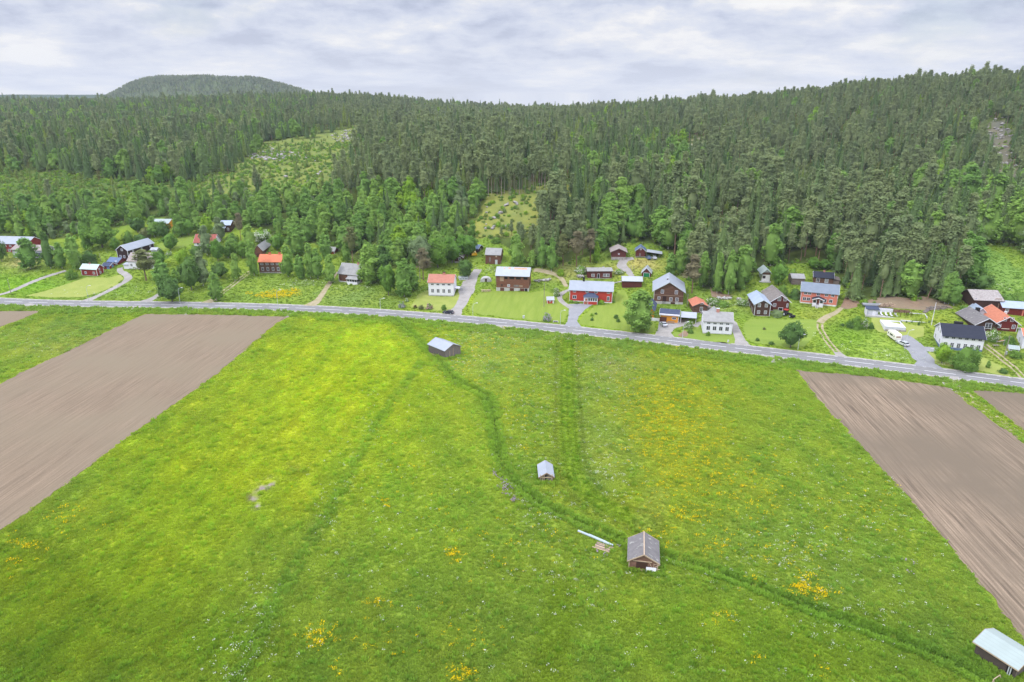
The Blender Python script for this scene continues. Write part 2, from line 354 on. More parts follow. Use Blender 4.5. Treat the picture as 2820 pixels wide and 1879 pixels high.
cy.use_denoising = True; cy.denoiser = 'OPENIMAGEDENOISE'; cy.denoising_input_passes = 'RGB_ALBEDO_NORMAL'; cy.denoising_prefilter = 'NONE'

# ================================================================== plant cover of the meadow plus some painted-in lens vignette, described in photo pixels on the flat field
GAIN = np.array((1.21,1.0,1.9))
MID = np.array((.185,.305,.020))
PATCH = [ # px, py, rx, ry, colour, weight
 (930,1060,330,160,(.30,.43,.010),.85),(720,1260,330,150,(.31,.43,.012),.75),(560,1400,300,120,(.24,.37,.010),.6),(1020,950,190,60,(.31,.45,.015),.75),
 (450,1250,200,140,(.20,.33,.008),.5),(200,1650,330,190,(.17,.28,.006),.6),(420,1560,220,120,(.24,.37,.008),.5),(120,1820,240,140,(.115,.22,.006),.6),(60,1560,120,90,(.16,.26,.006),.5),  # dark lower left: plant colour with some lens vignette painted in
 (560,1790,260,110,(.16,.28,.008),.6),(860,1840,260,110,(.16,.27,.015),.5),(1250,1760,420,190,(.15,.265,.018),.55),(1080,1300,160,200,(.23,.38,.015),.45),(1200,1420,160,120,(.20,.35,.02),.4),
 (1360,980,140,90,(.26,.38,.05),.45),(1330,1210,80,160,(.25,.39,.02),.4),(1660,1010,90,90,(.20,.31,.04),.4),(1660,1240,90,130,(.20,.32,.045),.4),(1720,1020,62,45,(.26,.32,.09),.3),
 (1880,1180,210,240,(.28,.36,.014),.5),(1810,1420,120,90,(.25,.36,.015),.4),(2150,1010,150,60,(.20,.34,.02),.5),(2190,1210,190,210,(.19,.32,.02),.4),(2350,1500,220,200,(.16,.285,.02),.35),
 (2050,1480,200,60,(.135,.27,.03),.35),(2250,1620,220,70,(.125,.25,.025),.4),(2560,1760,160,110,(.105,.205,.018),.6),(2200,1800,360,110,(.12,.24,.008),.6),(1900,1720,260,120,(.17,.31,.012),.4),
 (170,960,160,60,(.27,.36,.045),.6),(230,900,120,25,(.16,.29,.03),.6),(60,1010,70,40,(.20,.33,.02),.4),
 (700,1365,13,14,(.30,.285,.13),1.3),(722,1342,16,9,(.30,.285,.13),1.2),(745,1328,12,10,(.30,.285,.13),1.3),(712,1392,9,9,(.30,.285,.13),1.1),(808,1285,22,16,(.26,.33,.05),.35),(862,1460,21,34,(.26,.32,.06),.35)]
FIELDLINE = polyline([(1160,1000),(1095,1085),(1000,1230),(930,1370),(850,1500),(770,1640),(690,1800),(640,1900)], 2.0)
TRACK = polyline([(1563,938),(1562,1010),(1563,1100),(1567,1200),(1578,1290),(1605,1345),(1660,1390),(1730,1425),(1780,1440)], 1.0)
TRACK2 = polyline([(1780,1440),(1797,1400),(1810,1362)], 1.0)
STRIPE = polyline([(1545,1640),(1535,1720),(1528,1800),(1520,1900)], 2.0)
PLOUGH_L = [(398,866),(600,868),(800,873),(760,893),(690,952),(600,1030),(500,1103),(400,1172),(300,1244),(200,1321),(100,1393),(0,1464),(-160,1580),(-600,1500),(-500,1250),(-160,1120),(0,1057),(70,1022),(150,985),(230,947),(300,912),(350,888)]
PLOUGH_L2 = [(-200,855),(0,858),(112,857),(95,866),(50,886),(0,903),(-200,985)]
PLOUGH_R = [(2192,1021),(2290,1028),(2400,1039),(2520,1054),(2610,1068),(2650,1096),(2720,1150),(2820,1222),(3100,1420),(3300,1700),(2960,1840),(2830,1772),(2760,1690),(2680,1585),(2600,1485),(2500,1370),(2400,1262),(2300,1152),(2240,1085)]
PLOUGH_R2 = [(2676,1075),(2760,1080),(2900,1092),(3100,1130),(3100,1330),(2900,1225),(2820,1186),(2740,1128)]
_a0, _a1 = np.array(flat(690,952)), np.array(flat(100,1393)); angL = math.atan2(*(_a1-_a0)[::-1])
def inpoly(x, y, P):
    x = np.asarray(x); y = np.asarray(y); c = np.zeros(x.shape, bool); n = len(P)
    for i in range(n):
        x1, y1 = P[i]; x2, y2 = P[(i+1) % n]
        k = ((y1 > y) != (y2 > y)); c ^= k & (x < (x2-x1)*(y-y1)/((y2-y1) if y2 != y1 else 1e-9) + x1)
    return c
def gauss(px, py, t): return np.exp(-((px-t[0])/t[2])**2 - ((py-t[1])/t[3])**2)
def meadow_col(X, Y):
    px, py = proj(X, Y, 0*X); wx = 35*vnoise(X, Y, 30, 21); wy = 22*vnoise(X, Y, 24, 22)
    c = np.tile(MID, (len(X), 1))
    for t in PATCH:
        small = t[2] < 60
        w = t[5]*gauss(px + (wx*.25 if small else wx), py + (wy*.25 if small else wy), t)
        if small: w = w*np.clip(.55 + 1.1*vnoise(X, Y, 3.5, 23), 0, 1)
        w = w[:,None]; c = c*(1-w) + np.array(t[4])*w
    n = .5 + .5*vnoise(X, Y, 9, 31); c = c*(1 + .16*(n[:,None]-.5)); n = .5 + .5*vnoise(X*1.0, Y*.5, 17, 33); c = c*(1 + np.array((.22,.10,.0))*(n[:,None]-.5))
    ul = X*math.cos(angL) + Y*math.sin(angL); vl = -X*math.sin(angL) + Y*math.cos(angL); lw = 1 - sstep(900, 1150, px + .35*(py-1400)); st_ = vnoise(ul/9, vl, 5.5, 35) + .6*vnoise(ul/7, vl, 2.2, 36); c = c*(1 + (.085*lw*st_)[:,None])
    def blend(L, w0, w1, col, k, off=0):
        nonlocal c
        d = dist_line(X, Y, L) + off; w = (k*(1-sstep(w0, w1, d)))[:,None]; c = c*(1-w) + np.array(col)*w
    blend(FIELDLINE, .6, 3.0, (.165,.29,.022), .38)
    blend(TRACK, 2.2, 2.8, (.155,.29,.012), .8); blend(TRACK2, 2.4, 3.6, (.25,.34,.04), .35)
    blend(STRIPE, 1.5, 4.5, (.13,.24,.006), .45)
    d = dist_line(X, Y, TRACK); s = (.5+.5*np.cos(d*3.4))*(1-sstep(2.2,2.8,d)); c = c*(1 - .22*s[:,None])
    k = np.exp(-((d-3.6)/.7)**2)[:,None]; c = c*(1-.2*k)
    dd = dist_line(X, Y, DITCHW); w = (.4*np.exp(-(dd/1.5)**2))[:,None]; c = c*(1-w) + np.array((.15,.28,.022))*w; w = (.65*np.exp(-(dd/.6)**2))[:,None]; c = c*(1-w) + np.array((.055,.12,.014))*w
    rd = road_d(X, Y); w = (.5*sstep(-16,-7,rd))[:,None]; c = c*(1-w) + np.array((.18,.29,.035))*w
    return c*GAIN
def village_col(X, Y, Z):
    c = np.tile(np.array((.155,.245,.035)), (len(X),1)); px, py = proj(X, Y, Z)
    for t in VPATCH:
        w = (t[5]*gauss(px + 14*vnoise(X,Y,14,41), py + 6*vnoise(X,Y,14,42), t))[:,None]; c = c*(1-w) + np.array(t[4])*w
    n = .5 + .5*vnoise(X, Y, 8, 51); c = c*(1 + .12*(n[:,None]-.5))
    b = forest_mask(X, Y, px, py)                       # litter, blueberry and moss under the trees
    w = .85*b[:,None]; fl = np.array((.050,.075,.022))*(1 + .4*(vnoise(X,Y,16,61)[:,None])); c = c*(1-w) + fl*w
    c = c*np.array((1.12,1.03,1.05))
    for P, col in CLEARINGS:
        w = .9*inpoly(px + 22*vnoise(X, Y, 26, 62), py + 11*vnoise(X, Y, 22, 63), P)[:,None]*(.75 + .25*(n[:,None])); c = c*(1-w) + np.array(col)*w
    return c
VPATCH = [(60,725,50,18,(.33,.30,.16),.6),(60,785,110,28,(.14,.30,.02),.8),(470,680,70,30,(.22,.33,.03),.7),(250,705,90,20,(.21,.30,.035),.6),(300,800,150,20,(.17,.28,.045),.5),(620,665,60,15,(.22,.33,.03),.6),
 (760,800,120,35,(.185,.28,.045),.5),(960,820,120,30,(.15,.235,.06),.7),(1180,835,70,20,(.27,.34,.06),.8),(1320,760,60,30,(.20,.31,.04),.5),(1400,840,120,30,(.27,.38,.035),.8),(1390,740,60,18,(.17,.27,.04),.5),
 (1650,745,160,20,(.28,.31,.09),.6),(1770,725,60,16,(.36,.32,.13),.7),(1560,750,50,30,(.24,.25,.09),.5),(1700,890,120,40,(.235,.36,.03),.7),(1640,700,60,20,(.16,.26,.05),.6),
 (2000,940,90,18,(.20,.34,.025),.7),(2150,900,110,40,(.20,.31,.035),.7),(2260,870,60,30,(.26,.30,.06),.5),(2010,830,80,30,(.22,.30,.08),.5),(2230,930,60,30,(.21,.31,.05),.5),(2420,960,100,40,(.215,.33,.06),.8),
 (2330,930,60,40,(.14,.27,.025),.6),(2560,880,90,40,(.20,.27,.045),.7),(2740,970,80,50,(.20,.26,.05),.7),(2760,770,90,40,(.16,.27,.06),.8),(2450,846,150,13,(.30,.20,.13),.0)]
CLEARINGS = [([(470,512),(560,500),(650,462),(735,392),(850,376),(990,345),(1050,352),(1000,400),(960,470),(905,530),(850,565),(780,560),(700,520),(600,545)],(.19,.23,.065)),
 ([(-200,480),(0,478),(150,470),(330,500),(470,512),(600,545),(560,570),(420,565),(250,560),(100,575),(-200,590)],(.10,.155,.04)),
 ([(1325,543),(1400,533),(1480,520),(1570,505),(1560,560),(1500,590),(1460,640),(1390,652),(1300,655),(1318,600)],(.24,.26,.07)),
 ([(2330,515),(2420,500),(2500,530),(2570,580),(2600,640),(2540,600),(2470,570),(2400,560)],(.20,.25,.05)),
 ([(1860,395),(1990,385),(2010,425),(1900,432),(1780,420)],(.25,.24,.15)),
 ([(330,288),(240,268),(560,258),(640,270),(600,280),(420,284)],(.11,.15,.05)),
 ([(2650,700),(2720,690),(2830,740),(2900,830),(2760,830),(2690,790)],(.16,.27,.06)),
 ([(2715,340),(2770,330),(2790,430),(2800,500),(2740,520),(2715,430)],(.16,.145,.12)),
 ([(1900,600),(2060,600),(2060,640),(1950,640)],(.19,.22,.06))]
# lower edge of the wood: pixel row of the first tree bases in each column
EDGE = np.array([(-400,650),(0,655),(100,660),(200,655),(300,630),(380,612),(430,598),(500,612),(560,600),(600,620),(660,625),(720,630),(780,665),(880,672),(930,690),(1000,720),(1060,745),(1150,735),(1200,715),(1290,672),(1330,650),
 (1395,680),(1450,728),(1520,735),(1600,712),(1670,690),(1735,668),(1800,672),(1835,690),(1875,745),(1910,790),(1990,806),(2050,792),(2085,745),(2150,728),(2220,725),(2290,735),(2325,800),(2380,834),(2460,826),(2560,826),(2630,834),(2662,780),(2690,700),(2740,668),(2830,700),(3300,760)], float)
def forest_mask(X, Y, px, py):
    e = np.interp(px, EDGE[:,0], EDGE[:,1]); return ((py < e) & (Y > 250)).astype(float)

# ================================================================== the ground, one sheet out to the horizon
def grid_rows():
    r = [20, 45]; y = 66.0
    while y < 9500:
        r.append(y)
        y += .9 if y < 262 else 1.6 if y < 380 else 3 if y < 560 else 6 if y < 1000 else 14 if y < 1800 else 40 if y < 3600 else 150
    return np.array(r)
def build_ground():
    R = grid_rows(); nc = 620; u = np.linspace(-1, 1, nc); u = np.sign(u)*np.abs(u)**1.25
    XX = (u[None,:]*(95 + R[:,None]*.92)); YY = np.repeat(R[:,None], nc, 1)
    Z = terrain(XX, YY); X = XX.ravel(); Y = YY.ravel(); z = Z.ravel()
    col = np.tile(np.array((.050,.075,.025)), (len(X),1)); rd = road_d(X, Y)
    a = np.where((rd < 0) & (Y < 330))[0]; col[a] = meadow_col(X[a], Y[a])*.84
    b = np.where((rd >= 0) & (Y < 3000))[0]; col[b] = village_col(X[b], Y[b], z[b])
    f = sstep(1800, 4500, Y)[:,None]; col = col*(1-f) + np.array((.045,.075,.05))*f
    nr = len(R); i = (np.arange(nr-1)[:,None]*nc + np.arange(nc-1)[None,:]).ravel(); Q = np.stack([i, i+1, i+nc+1, i+nc], 1)
    m, nt, out = newmat('ground_cover'); L = nt.links.new
    at_ = N(nt, 'ShaderNodeAttribute', attribute_name='cover'); P = N(nt, 'ShaderNodeNewGeometry').outputs['Position']
    n1 = noise(nt, P, 1.6, 6, None, .7); n2 = noise(nt, P, .28, 4); n3 = noise(nt, P, .07, 4, (1,.6,1))
    c = mixc(nt, 1, at_.outputs['Color'], ramp(nt, n1, .25, .75, (.78,)*3, (1.2,)*3), 'MULTIPLY')
    c = mixc(nt, 1, c, ramp(nt, n2, .3, .7, (.93,.94,.95), (1.07,1.05,1.0)), 'MULTIPLY'); c = mixc(nt, 1, c, ramp(nt, n3, .35, .65, (.88,.93,1.0), (1.12,1.05,.9)), 'MULTIPLY')
    d = N(nt, 'ShaderNodeBsdfDiffuse'); L(c, d.inputs[0]); L(bump(nt, n1, .5, .2), d.inputs['Normal']); L(d.outputs[0], out.inputs[0])
    me = npmesh('ground', np.stack([X, Y, z], 1), Q, [m]); at2 = me.attributes.new('cover', 'FLOAT_COLOR', 'POINT')
    at2.data.foreach_set('color', np.concatenate([col, np.ones((len(X),1))], 1).astype(np.float32).ravel())
    me.polygons.foreach_set('use_smooth', np.ones(len(Q), bool))
    return tag(link('ground', me), kind='structure')
build_ground()

# ---- sheets lying on the ground
def sheet(name, outline, mat, off=.06, step=2.5, label=None):        # outline in world XY, filled with a draped grid
    from mathutils.geometry import delaunay_2d_cdt
    P = np.array(outline); ed = []
    for i in range(len(P)):
        a, b = P[i], P[(i+1) % len(P)]; n = max(1, int(np.linalg.norm(b-a)/step))
        for t in range(n): ed.append(a + (b-a)*t/n)
    ed = np.array(ed); gx, gy = np.meshgrid(np.arange(P[:,0].min(), P[:,0].max(), step), np.arange(P[:,1].min(), P[:,1].max(), step))
    g = np.stack([gx.ravel(), gy.ravel()], 1); g = g[inpoly(g[:,0], g[:,1], P)]
    if len(g): g = g[dist_line(g[:,0], g[:,1], ed) > step*.5]
    V = [Vector(p) for p in ed] + [Vector(p) for p in g]; n = len(ed)
    r = delaunay_2d_cdt(V, [(i, (i+1) % n) for i in range(n)], [list(range(n))], 1, 1e-4)
    X = np.array([v.x for v in r[0]]); Y = np.array([v.y for v in r[0]]); z = terrain(X, Y, False) + off
    me = bpy.data.meshes.new(name); me.from_pydata(list(zip(X, Y, z)), [], [tuple(f) for f in r[2]]); me.materials.append(mat)
    for p in me.polygons:
        if p.normal.z < 0: p.flip()
    return tag(link(name, me), kind='structure', label=label)
def ribbon(name, line, w, mat, off=.07, across=4, wob=.12):             # strip of width w along a world polyline
    line = np.asarray(line); d = np.gradient(line, axis=0); d /= np.linalg.norm(d, axis=1)[:,None]+1e-9; nrm = np.stack([-d[:,1], d[:,0]], 1)
    s = np.linspace(-.5, .5, across+1); wv = np.full(len(line), w) if np.isscalar(w) else np.interp(np.linspace(0,1,len(line)), np.linspace(0,1,len(w)), w)
    wv = wv*(1 + wob*vnoise(line[:,0], line[:,1], 7, 77))
    P = line[:,None,:] + nrm[:,None,:]*(s[None,:,None]*wv[:,None,None]); X = P[...,0].ravel(); Y = P[...,1].ravel(); z = terrain(X, Y, False) + off
    k = across+1; i = (np.arange(len(line)-1)[:,None]*k + np.arange(across)[None,:]).ravel(); Q = np.stack([i, i+k, i+k+1, i+1], 1)
    me = npmesh(name, np.stack([X, Y, z], 1), Q, [mat]); ac = me.attributes.new('across', 'FLOAT', 'POINT'); ac.data.foreach_set('value', np.tile(s, len(line)).astype(np.float32))
    for p in me.polygons:
        if p.normal.z < 0: p.flip()
    return tag(link(name, me), kind='structure')
def gmat(name, c1, c2, s1=.5, s2=5, vec=None, rot=0, bumpd=.05, c3=None):
    m, nt, out = newmat(name); P = N(nt, 'ShaderNodeNewGeometry').outputs['Position']
    mp = N(nt, 'ShaderNodeMapping'); mp.inputs['Rotation'].default_value = (0,0,rot); nt.links.new(P, mp.inputs[0])
    f = noise(nt, mp.outputs[0], s1, 5, vec, .6); g = noise(nt, P, s2, 4, None, .7)
    c = mixc(nt, ramp(nt, f, .32, .68), c1, c2); c = mixc(nt, 1, c, ramp(nt, g, .3, .7, (.82,)*3, (1.16,)*3), 'MULTIPLY')
    if c3: c = mixc(nt, ramp(nt, noise(nt, P, .03, 4), .4, .65), c, c3)
    d = N(nt, 'ShaderNodeBsdfPrincipled', Roughness=.95); d.inputs['Specular IOR Level'].default_value = .1; nt.links.new(c, d.inputs[0])
    if bumpd: nt.links.new(bump(nt, g, .6, bumpd), d.inputs['Normal'])
    nt.links.new(d.outputs[0], out.inputs[0]); return m
def fpts(P): return [flat(*p) for p in P]
def smooth_edge(P, step=1.5, amp=.7):
    W_ = np.array(fpts(P)); out = []
    for i in range(len(W_)):
        a, b = W_[i], W_[(i+1) % len(W_)]; n = max(1, int(np.linalg.norm(b-a)/step))
        for t in range(n): out.append(a + (b-a)*t/n)
    out = np.array(out); out[:,0] += amp*vnoise(out[:,0], out[:,1], 9, 91) + .45*vnoise(out[:,0], out[:,1], 3.1, 93); out[:,1] += amp*vnoise(out[:,0], out[:,1], 8, 92) + .4*vnoise(out[:,0], out[:,1], 3.3, 94); return out
a0, a1 = np.array(flat(690,952)), np.array(flat(100,1393)); angL = math.atan2(*(a1-a0)[::-1])
b0, b1 = np.array(flat(2300,1152)), np.array(flat(2760,1690)); angR = math.atan2(*(b1-b0)[::-1])
soilL = gmat('soil_harrowed', (.262,.198,.138), (.165,.125,.087), 2.2, 5, (.03,1.0,1), -angL, .10, (.215,.172,.118))
soilR = gmat('soil_furrowed', (.330,.250,.176), (.108,.081,.058), 2.2, 5, (.03,1.0,1), -angR, .16, (.17,.134,.096))
sheet('ploughed_field', smooth_edge(PLOUGH_L), soilL, .12, 6); sheet('ploughed_field', smooth_edge(PLOUGH_L2), soilL, .12, 6)
sheet('ploughed_field', smooth_edge(PLOUGH_R), soilR, .12, 6); sheet('ploughed_field', smooth_edge(PLOUGH_R2), soilR, .12, 6)

# ---- road with gravel shoulders, centre dashes and broken edge lines
rx = np.arange(-620, 520, 1.5); RL = np.stack([rx, road_y(rx)], 1)
asph = gmat('asphalt', (.25,.245,.245), (.205,.20,.20), .25, 9, (.25,.25,1), 0, .01); shoulder = gmat('gravel_shoulder', (.42,.40,.38), (.33,.30,.27), .4, 6, None, 0, .03)
paint = gmat('road_paint', (.80,.80,.80), (.70,.70,.71), 1, 5, None, 0, 0)
gravel = gmat('gravel', (.36,.335,.315), (.28,.26,.24), .35, 6, None, 0, .04); dirt = gmat('dirt_track', (.40,.33,.235), (.27,.24,.12), .5, 5, None, 0, .05); tarmac = gmat('drive_asphalt', (.29,.29,.305), (.24,.24,.255), .4, 8, None, 0, .01)
def wear(m, tracks, k):                                 # darker wheel lanes polished into the surface
    nt = m.node_tree; a = N(nt, 'ShaderNodeAttribute', attribute_name='across').outputs['Fac']; b = next(n for n in nt.nodes if n.type == 'BSDF_PRINCIPLED').inputs['Base Color']; c = b.links[0].from_socket
    w = nt.nodes.new('ShaderNodeFloatCurve'); cu = w.mapping.curves[0]; cu.points[0].location = (0, 1); cu.points[1].location = (1, 1)
    for t in tracks:
        for o, v in ((-.05,1),(0,k),(.05,1)): cu.points.new(t+.5+o, v)
    w.mapping.update(); ad = nt.nodes.new('ShaderNodeMath'); ad.operation = 'ADD'; ad.inputs[1].default_value = .5; nt.links.new(a, ad.inputs[0]); nt.links.new(ad.outputs[0], w.inputs['Value'])
    cb = nt.nodes.new('ShaderNodeCombineColor')
    for i in range(3): nt.links.new(w.outputs[0], cb.inputs[i])
    nt.links.new(mixc(nt, 1, c, cb.outputs[0], 'MULTIPLY'), b)
wear(asph, (-.35,-.14,.14,.35), .80)
ribbon('road_shoulder', RL, 9.6, shoulder, .05, 4, .05); ribbon('road', RL, 7.7, asph, .075, 4, 0)
arc = np.concatenate([[0], np.cumsum(np.linalg.norm(np.diff(RL, axis=0), axis=1))])
def on_road(s, o):
    x = np.interp(s, arc, RL[:,0]); y = np.interp(s, arc, RL[:,1]); x2 = np.interp(s+.5, arc, RL[:,0]); y2 = np.interp(s+.5, arc, RL[:,1])
    d = np.array((x2-x, y2-y)); d /= np.linalg.norm(d); return (x - d[1]*o, y + d[0]*o)
def dashes(name, o, ln, gap, w):
    mb = MB(); s = 30.0
    while s < arc[-1]-30:
        k = max(1, int(ln/3))
        for j in range(k):
            a, b = s + ln*j/k, s + ln*(j+1)/k
            mb.poly([(*on_road(a, o-w/2), .087), (*on_road(b, o-w/2), .087), (*on_road(b, o+w/2), .087), (*on_road(a, o+w/2), .087)])
        s += ln + gap
    return tag(mb.obj(name, paint), kind='structure')
dashes('road_marking', 0, 9, 3, .22); dashes('road_marking', 3.45, 1, 2, .14); dashes('road_marking', -3.45, 1, 2, .14)

# ---- drives, tracks and lawns
def gpath(name, pxs, w, mat, off=.07, across=3, wob=.12):
    W_ = [np.array(at(*p)[:2]) for p in pxs]; out = []
    for i in range(len(W_)-1):
        p0 = W_[max(i-1,0)]; p1 = W_[i]; p2 = W_[i+1]; p3 = W_[min(i+2,len(W_)-1)]; n = max(2, int(np.linalg.norm(p2-p1)/1.2))
        for t in np.arange(n)/n: out.append(.5*((2*p1)+(p2-p0)*t+(2*p0-5*p1+4*p2-p3)*t*t+(3*p1-p0-3*p2+p3)*t**3))
    out.append(W_[-1]); return ribbon(name, out, w, mat, off, across, wob)
def twin(name, pxs):                                   # two bare wheel ruts with grass between them
    a = [np.array(at(*p)[:2]) for p in pxs]; t = np.linspace(0, 1, 60); k = np.linspace(0, 1, len(a)); L_ = np.stack([np.interp(t, k, [q[j] for q in a]) for j in (0,1)], 1)
    d = np.gradient(L_, axis=0); d /= np.linalg.norm(d, axis=1)[:,None]; n = np.stack([-d[:,1], d[:,0]], 1)
    for o in (-.85, .85): ribbon(name, L_ + n*o, .75, dirt, .07, 2, .3)
def garea(name, pxs, mat, off=.05, step=2.5):
    return sheet(name, [tuple(at(*p)[:2]) for p in pxs], mat, off, step)
lawn = gmat('lawn', (.215,.285,.05), (.165,.24,.038), .22, 4, (.25,1,1), .15, .03); lawn_dry = gmat('lawn_dry', (.30,.33,.085), (.235,.285,.06), .2, 4, None, 0, .03); lawn_str = gmat('lawn_mown', (.225,.285,.05), (.175,.245,.035), .55, 4, (1,.10,1), .16, .03)
garea('lawn', [(72,815),(215,772),(240,764),(300,765),(330,757),(340,766),(325,784),(285,802),(225,819),(140,820)], lawn_dry)
garea('lawn', [(440,672),(520,645),(540,665),(505,682),(430,690),(400,688)], lawn)
garea('lawn', [(1130,846),(1150,812),(1180,798),(1181,816),(1250,818),(1264,800),(1272,806),(1262,830),(1240,856),(1200,856)], lawn_dry)
garea('lawn', [(1290,856),(1310,815),(1330,800),(1460,806),(1500,800),(1540,815),(1560,835),(1566,860),(1552,888),(1500,886),(1400,876),(1330,868)], lawn_str)
garea('lawn', [(1592,892),(1605,870),(1640,842),(1690,838),(1700,800),(1720,798),(1735,830),(1748,870),(1800,880),(1808,915),(1780,919),(1700,908),(1630,899)], lawn_str)
garea('lawn', [(1900,905),(1925,897),(1937,921),(2014,924),(2022,905),(2033,940),(2010,948),(1930,938),(1895,931),(1850,925),(1856,915)], lawn)
garea('lawn', [(2045,900),(2060,880),(2120,876),(2150,880),(2250,880),(2256,910),(2215,955),(2170,957),(2075,945),(2052,930)], lawn)
garea('lawn', [(2400,895),(2420,915),(2470,922),(2510,935),(2545,926),(2545,900),(2500,893),(2510,878),(2400,870)], lawn_dry)
garea('lawn', [(2545,990),(2560,968),(2600,985),(2710,985),(2760,1010),(2790,1040),(2690,1020),(2590,1006)], lawn_dry)
gpath('farm_track', [(-120,835),(0,812),(60,790),(120,765),(165,751),(182,746)], 2.9, gravel)
gpath('driveway', [(238,829),(290,806),(330,785),(353,768),(346,756),(332,748),(330,738)], [4.5,2.8,2.8,3,3.4,3,2.5], gravel)
gpath('driveway', [(395,833),(425,820),(447,805)], [6,3.4,2.6], gravel)
gpath('dirt_track', [(560,838),(592,823),(606,812)], [6,3.2,1.8], dirt); twin('grass_track', [(600,816),(625,797),(660,770),(690,748)])
gpath('dirt_track', [(845,846),(872,830),(893,802),(908,780),(925,750)], [7,3,2.6,2.4,2], dirt)
gpath('driveway', [(1240,871),(1268,842),(1285,805),(1295,780),(1305,760),(1317,742)], [9,4.5,5,7,5,4], gravel)
garea('yard', [(1262,806),(1275,775),(1300,768),(1305,790),(1285,802),(1272,815)], gravel, .055)
garea('driveway', [(1553,899),(1602,902),(1589,885),(1594,872),(1612,852),(1634,839),(1600,837),(1567,838),(1566,862),(1563,885)], tarmac, .065)
gpath('driveway', [(1572,848),(1548,832),(1541,818),(1548,808),(1566,800),(1600,792),(1660,786),(1712,775)], [2.6,2.4,2.2,2.2,2,1.4,1.2,1.2], gravel)
garea('driveway', [(1803,924),(1860,932),(1848,918),(1858,905),(1890,896),(1898,880),(1866,880),(1815,886),(1812,905)], gravel, .065)
gpath('driveway', [(2048,958),(2036,930),(2022,900),(2014,885),(1990,882),(1930,890),(1912,900)], [8,3.6,3.4,3.2,2.6,2.6,2.6], gravel)
gpath('dirt_track', [(2335,998),(2315,980),(2305,970)], [9,4,2.6], gravel); twin('dirt_track', [(2308,973),(2275,935),(2258,905),(2258,893)]); gpath('dirt_track', [(2257,890),(2272,876),(2300,862),(2318,848)], [2.5,3,2.2,1.6], dirt)
gpath('driveway', [(2562,1020),(2540,985),(2520,960),(2500,938),(2480,926)], [11,6,6.5,7,6], tarmac, .065)
gpath('driveway', [(2520,966),(2548,962),(2585,966)], [5,4,4.5], tarmac, .075)
twin('dirt_track', [(2820,1042),(2790,1012),(2750,980),(2710,950)])
gpath('gravel_path', [(1744,766),(1730,748),(1712,732),(1722,716),(1745,712)], [2.5,3.2,4.5,4,3], gravel)
gpath('gravel_path', [(1470,744),(1500,748),(1540,762),(1560,790)], [3,3,2.5,1.6], dirt)
for pxs, w in (([(372,843),(362,854),(352,862)],[6,3.5,3]),([(530,850),(518,862),(508,869)],[7,4,3]),([(806,856),(795,866),(780,875)],[7,4,4]),([(1378,896),(1374,903),(1372,908)],[9,7,4]),([(1583,918),(1582,926),(1580,936)],[10,8,5]),
               ([(1816,943),(1816,950),(1815,956)],[9,7,4]),([(2135,983),(2138,992),(2142,1000)],[8,6,4]),([(2600,1036),(2622,1056),(2645,1080)],[8,5.5,5]),([(70,838),(90,849),(120,856)],[4,4,3])):
    W_ = np.array(fpts(pxs)); t = np.linspace(0, 1, 8); L_ = np.stack([np.interp(t, [0,.5,1], W_[:,k]) for k in (0,1)], 1); ribbon('field_access', L_, w, gravel, .085, 3, .2)
gpath('grass_track', [(2645,1080),(2700,1120),(2760,1165),(2820,1208),(2960,1300)], [4.5,3.2,3,3,3], dirt, .05)
earth = gmat('bare_earth', (.30,.19,.125), (.20,.14,.10), .35, 3, None, 0, .25, (.24,.20,.13))
garea('earth_bank', [(2365,836),(2410,822),(2450,816),(2500,822),(2540,816),(2600,832),(2625,848),(2560,856),(2470,850),(2420,846)], earth, .07)
garea('earth_bank', [(2312,850),(2330,815),(2345,826),(2372,832),(2360,846),(2335,852)], earth, .06)
garea('earth_bank', [(1955,792),(1990,806),(2020,815),(2000,826),(1960,818)], earth, .06)
garea('potato_bed', [(1866,924),(1886,910),(1896,918),(1893,927),(1876,929)], earth, .07)
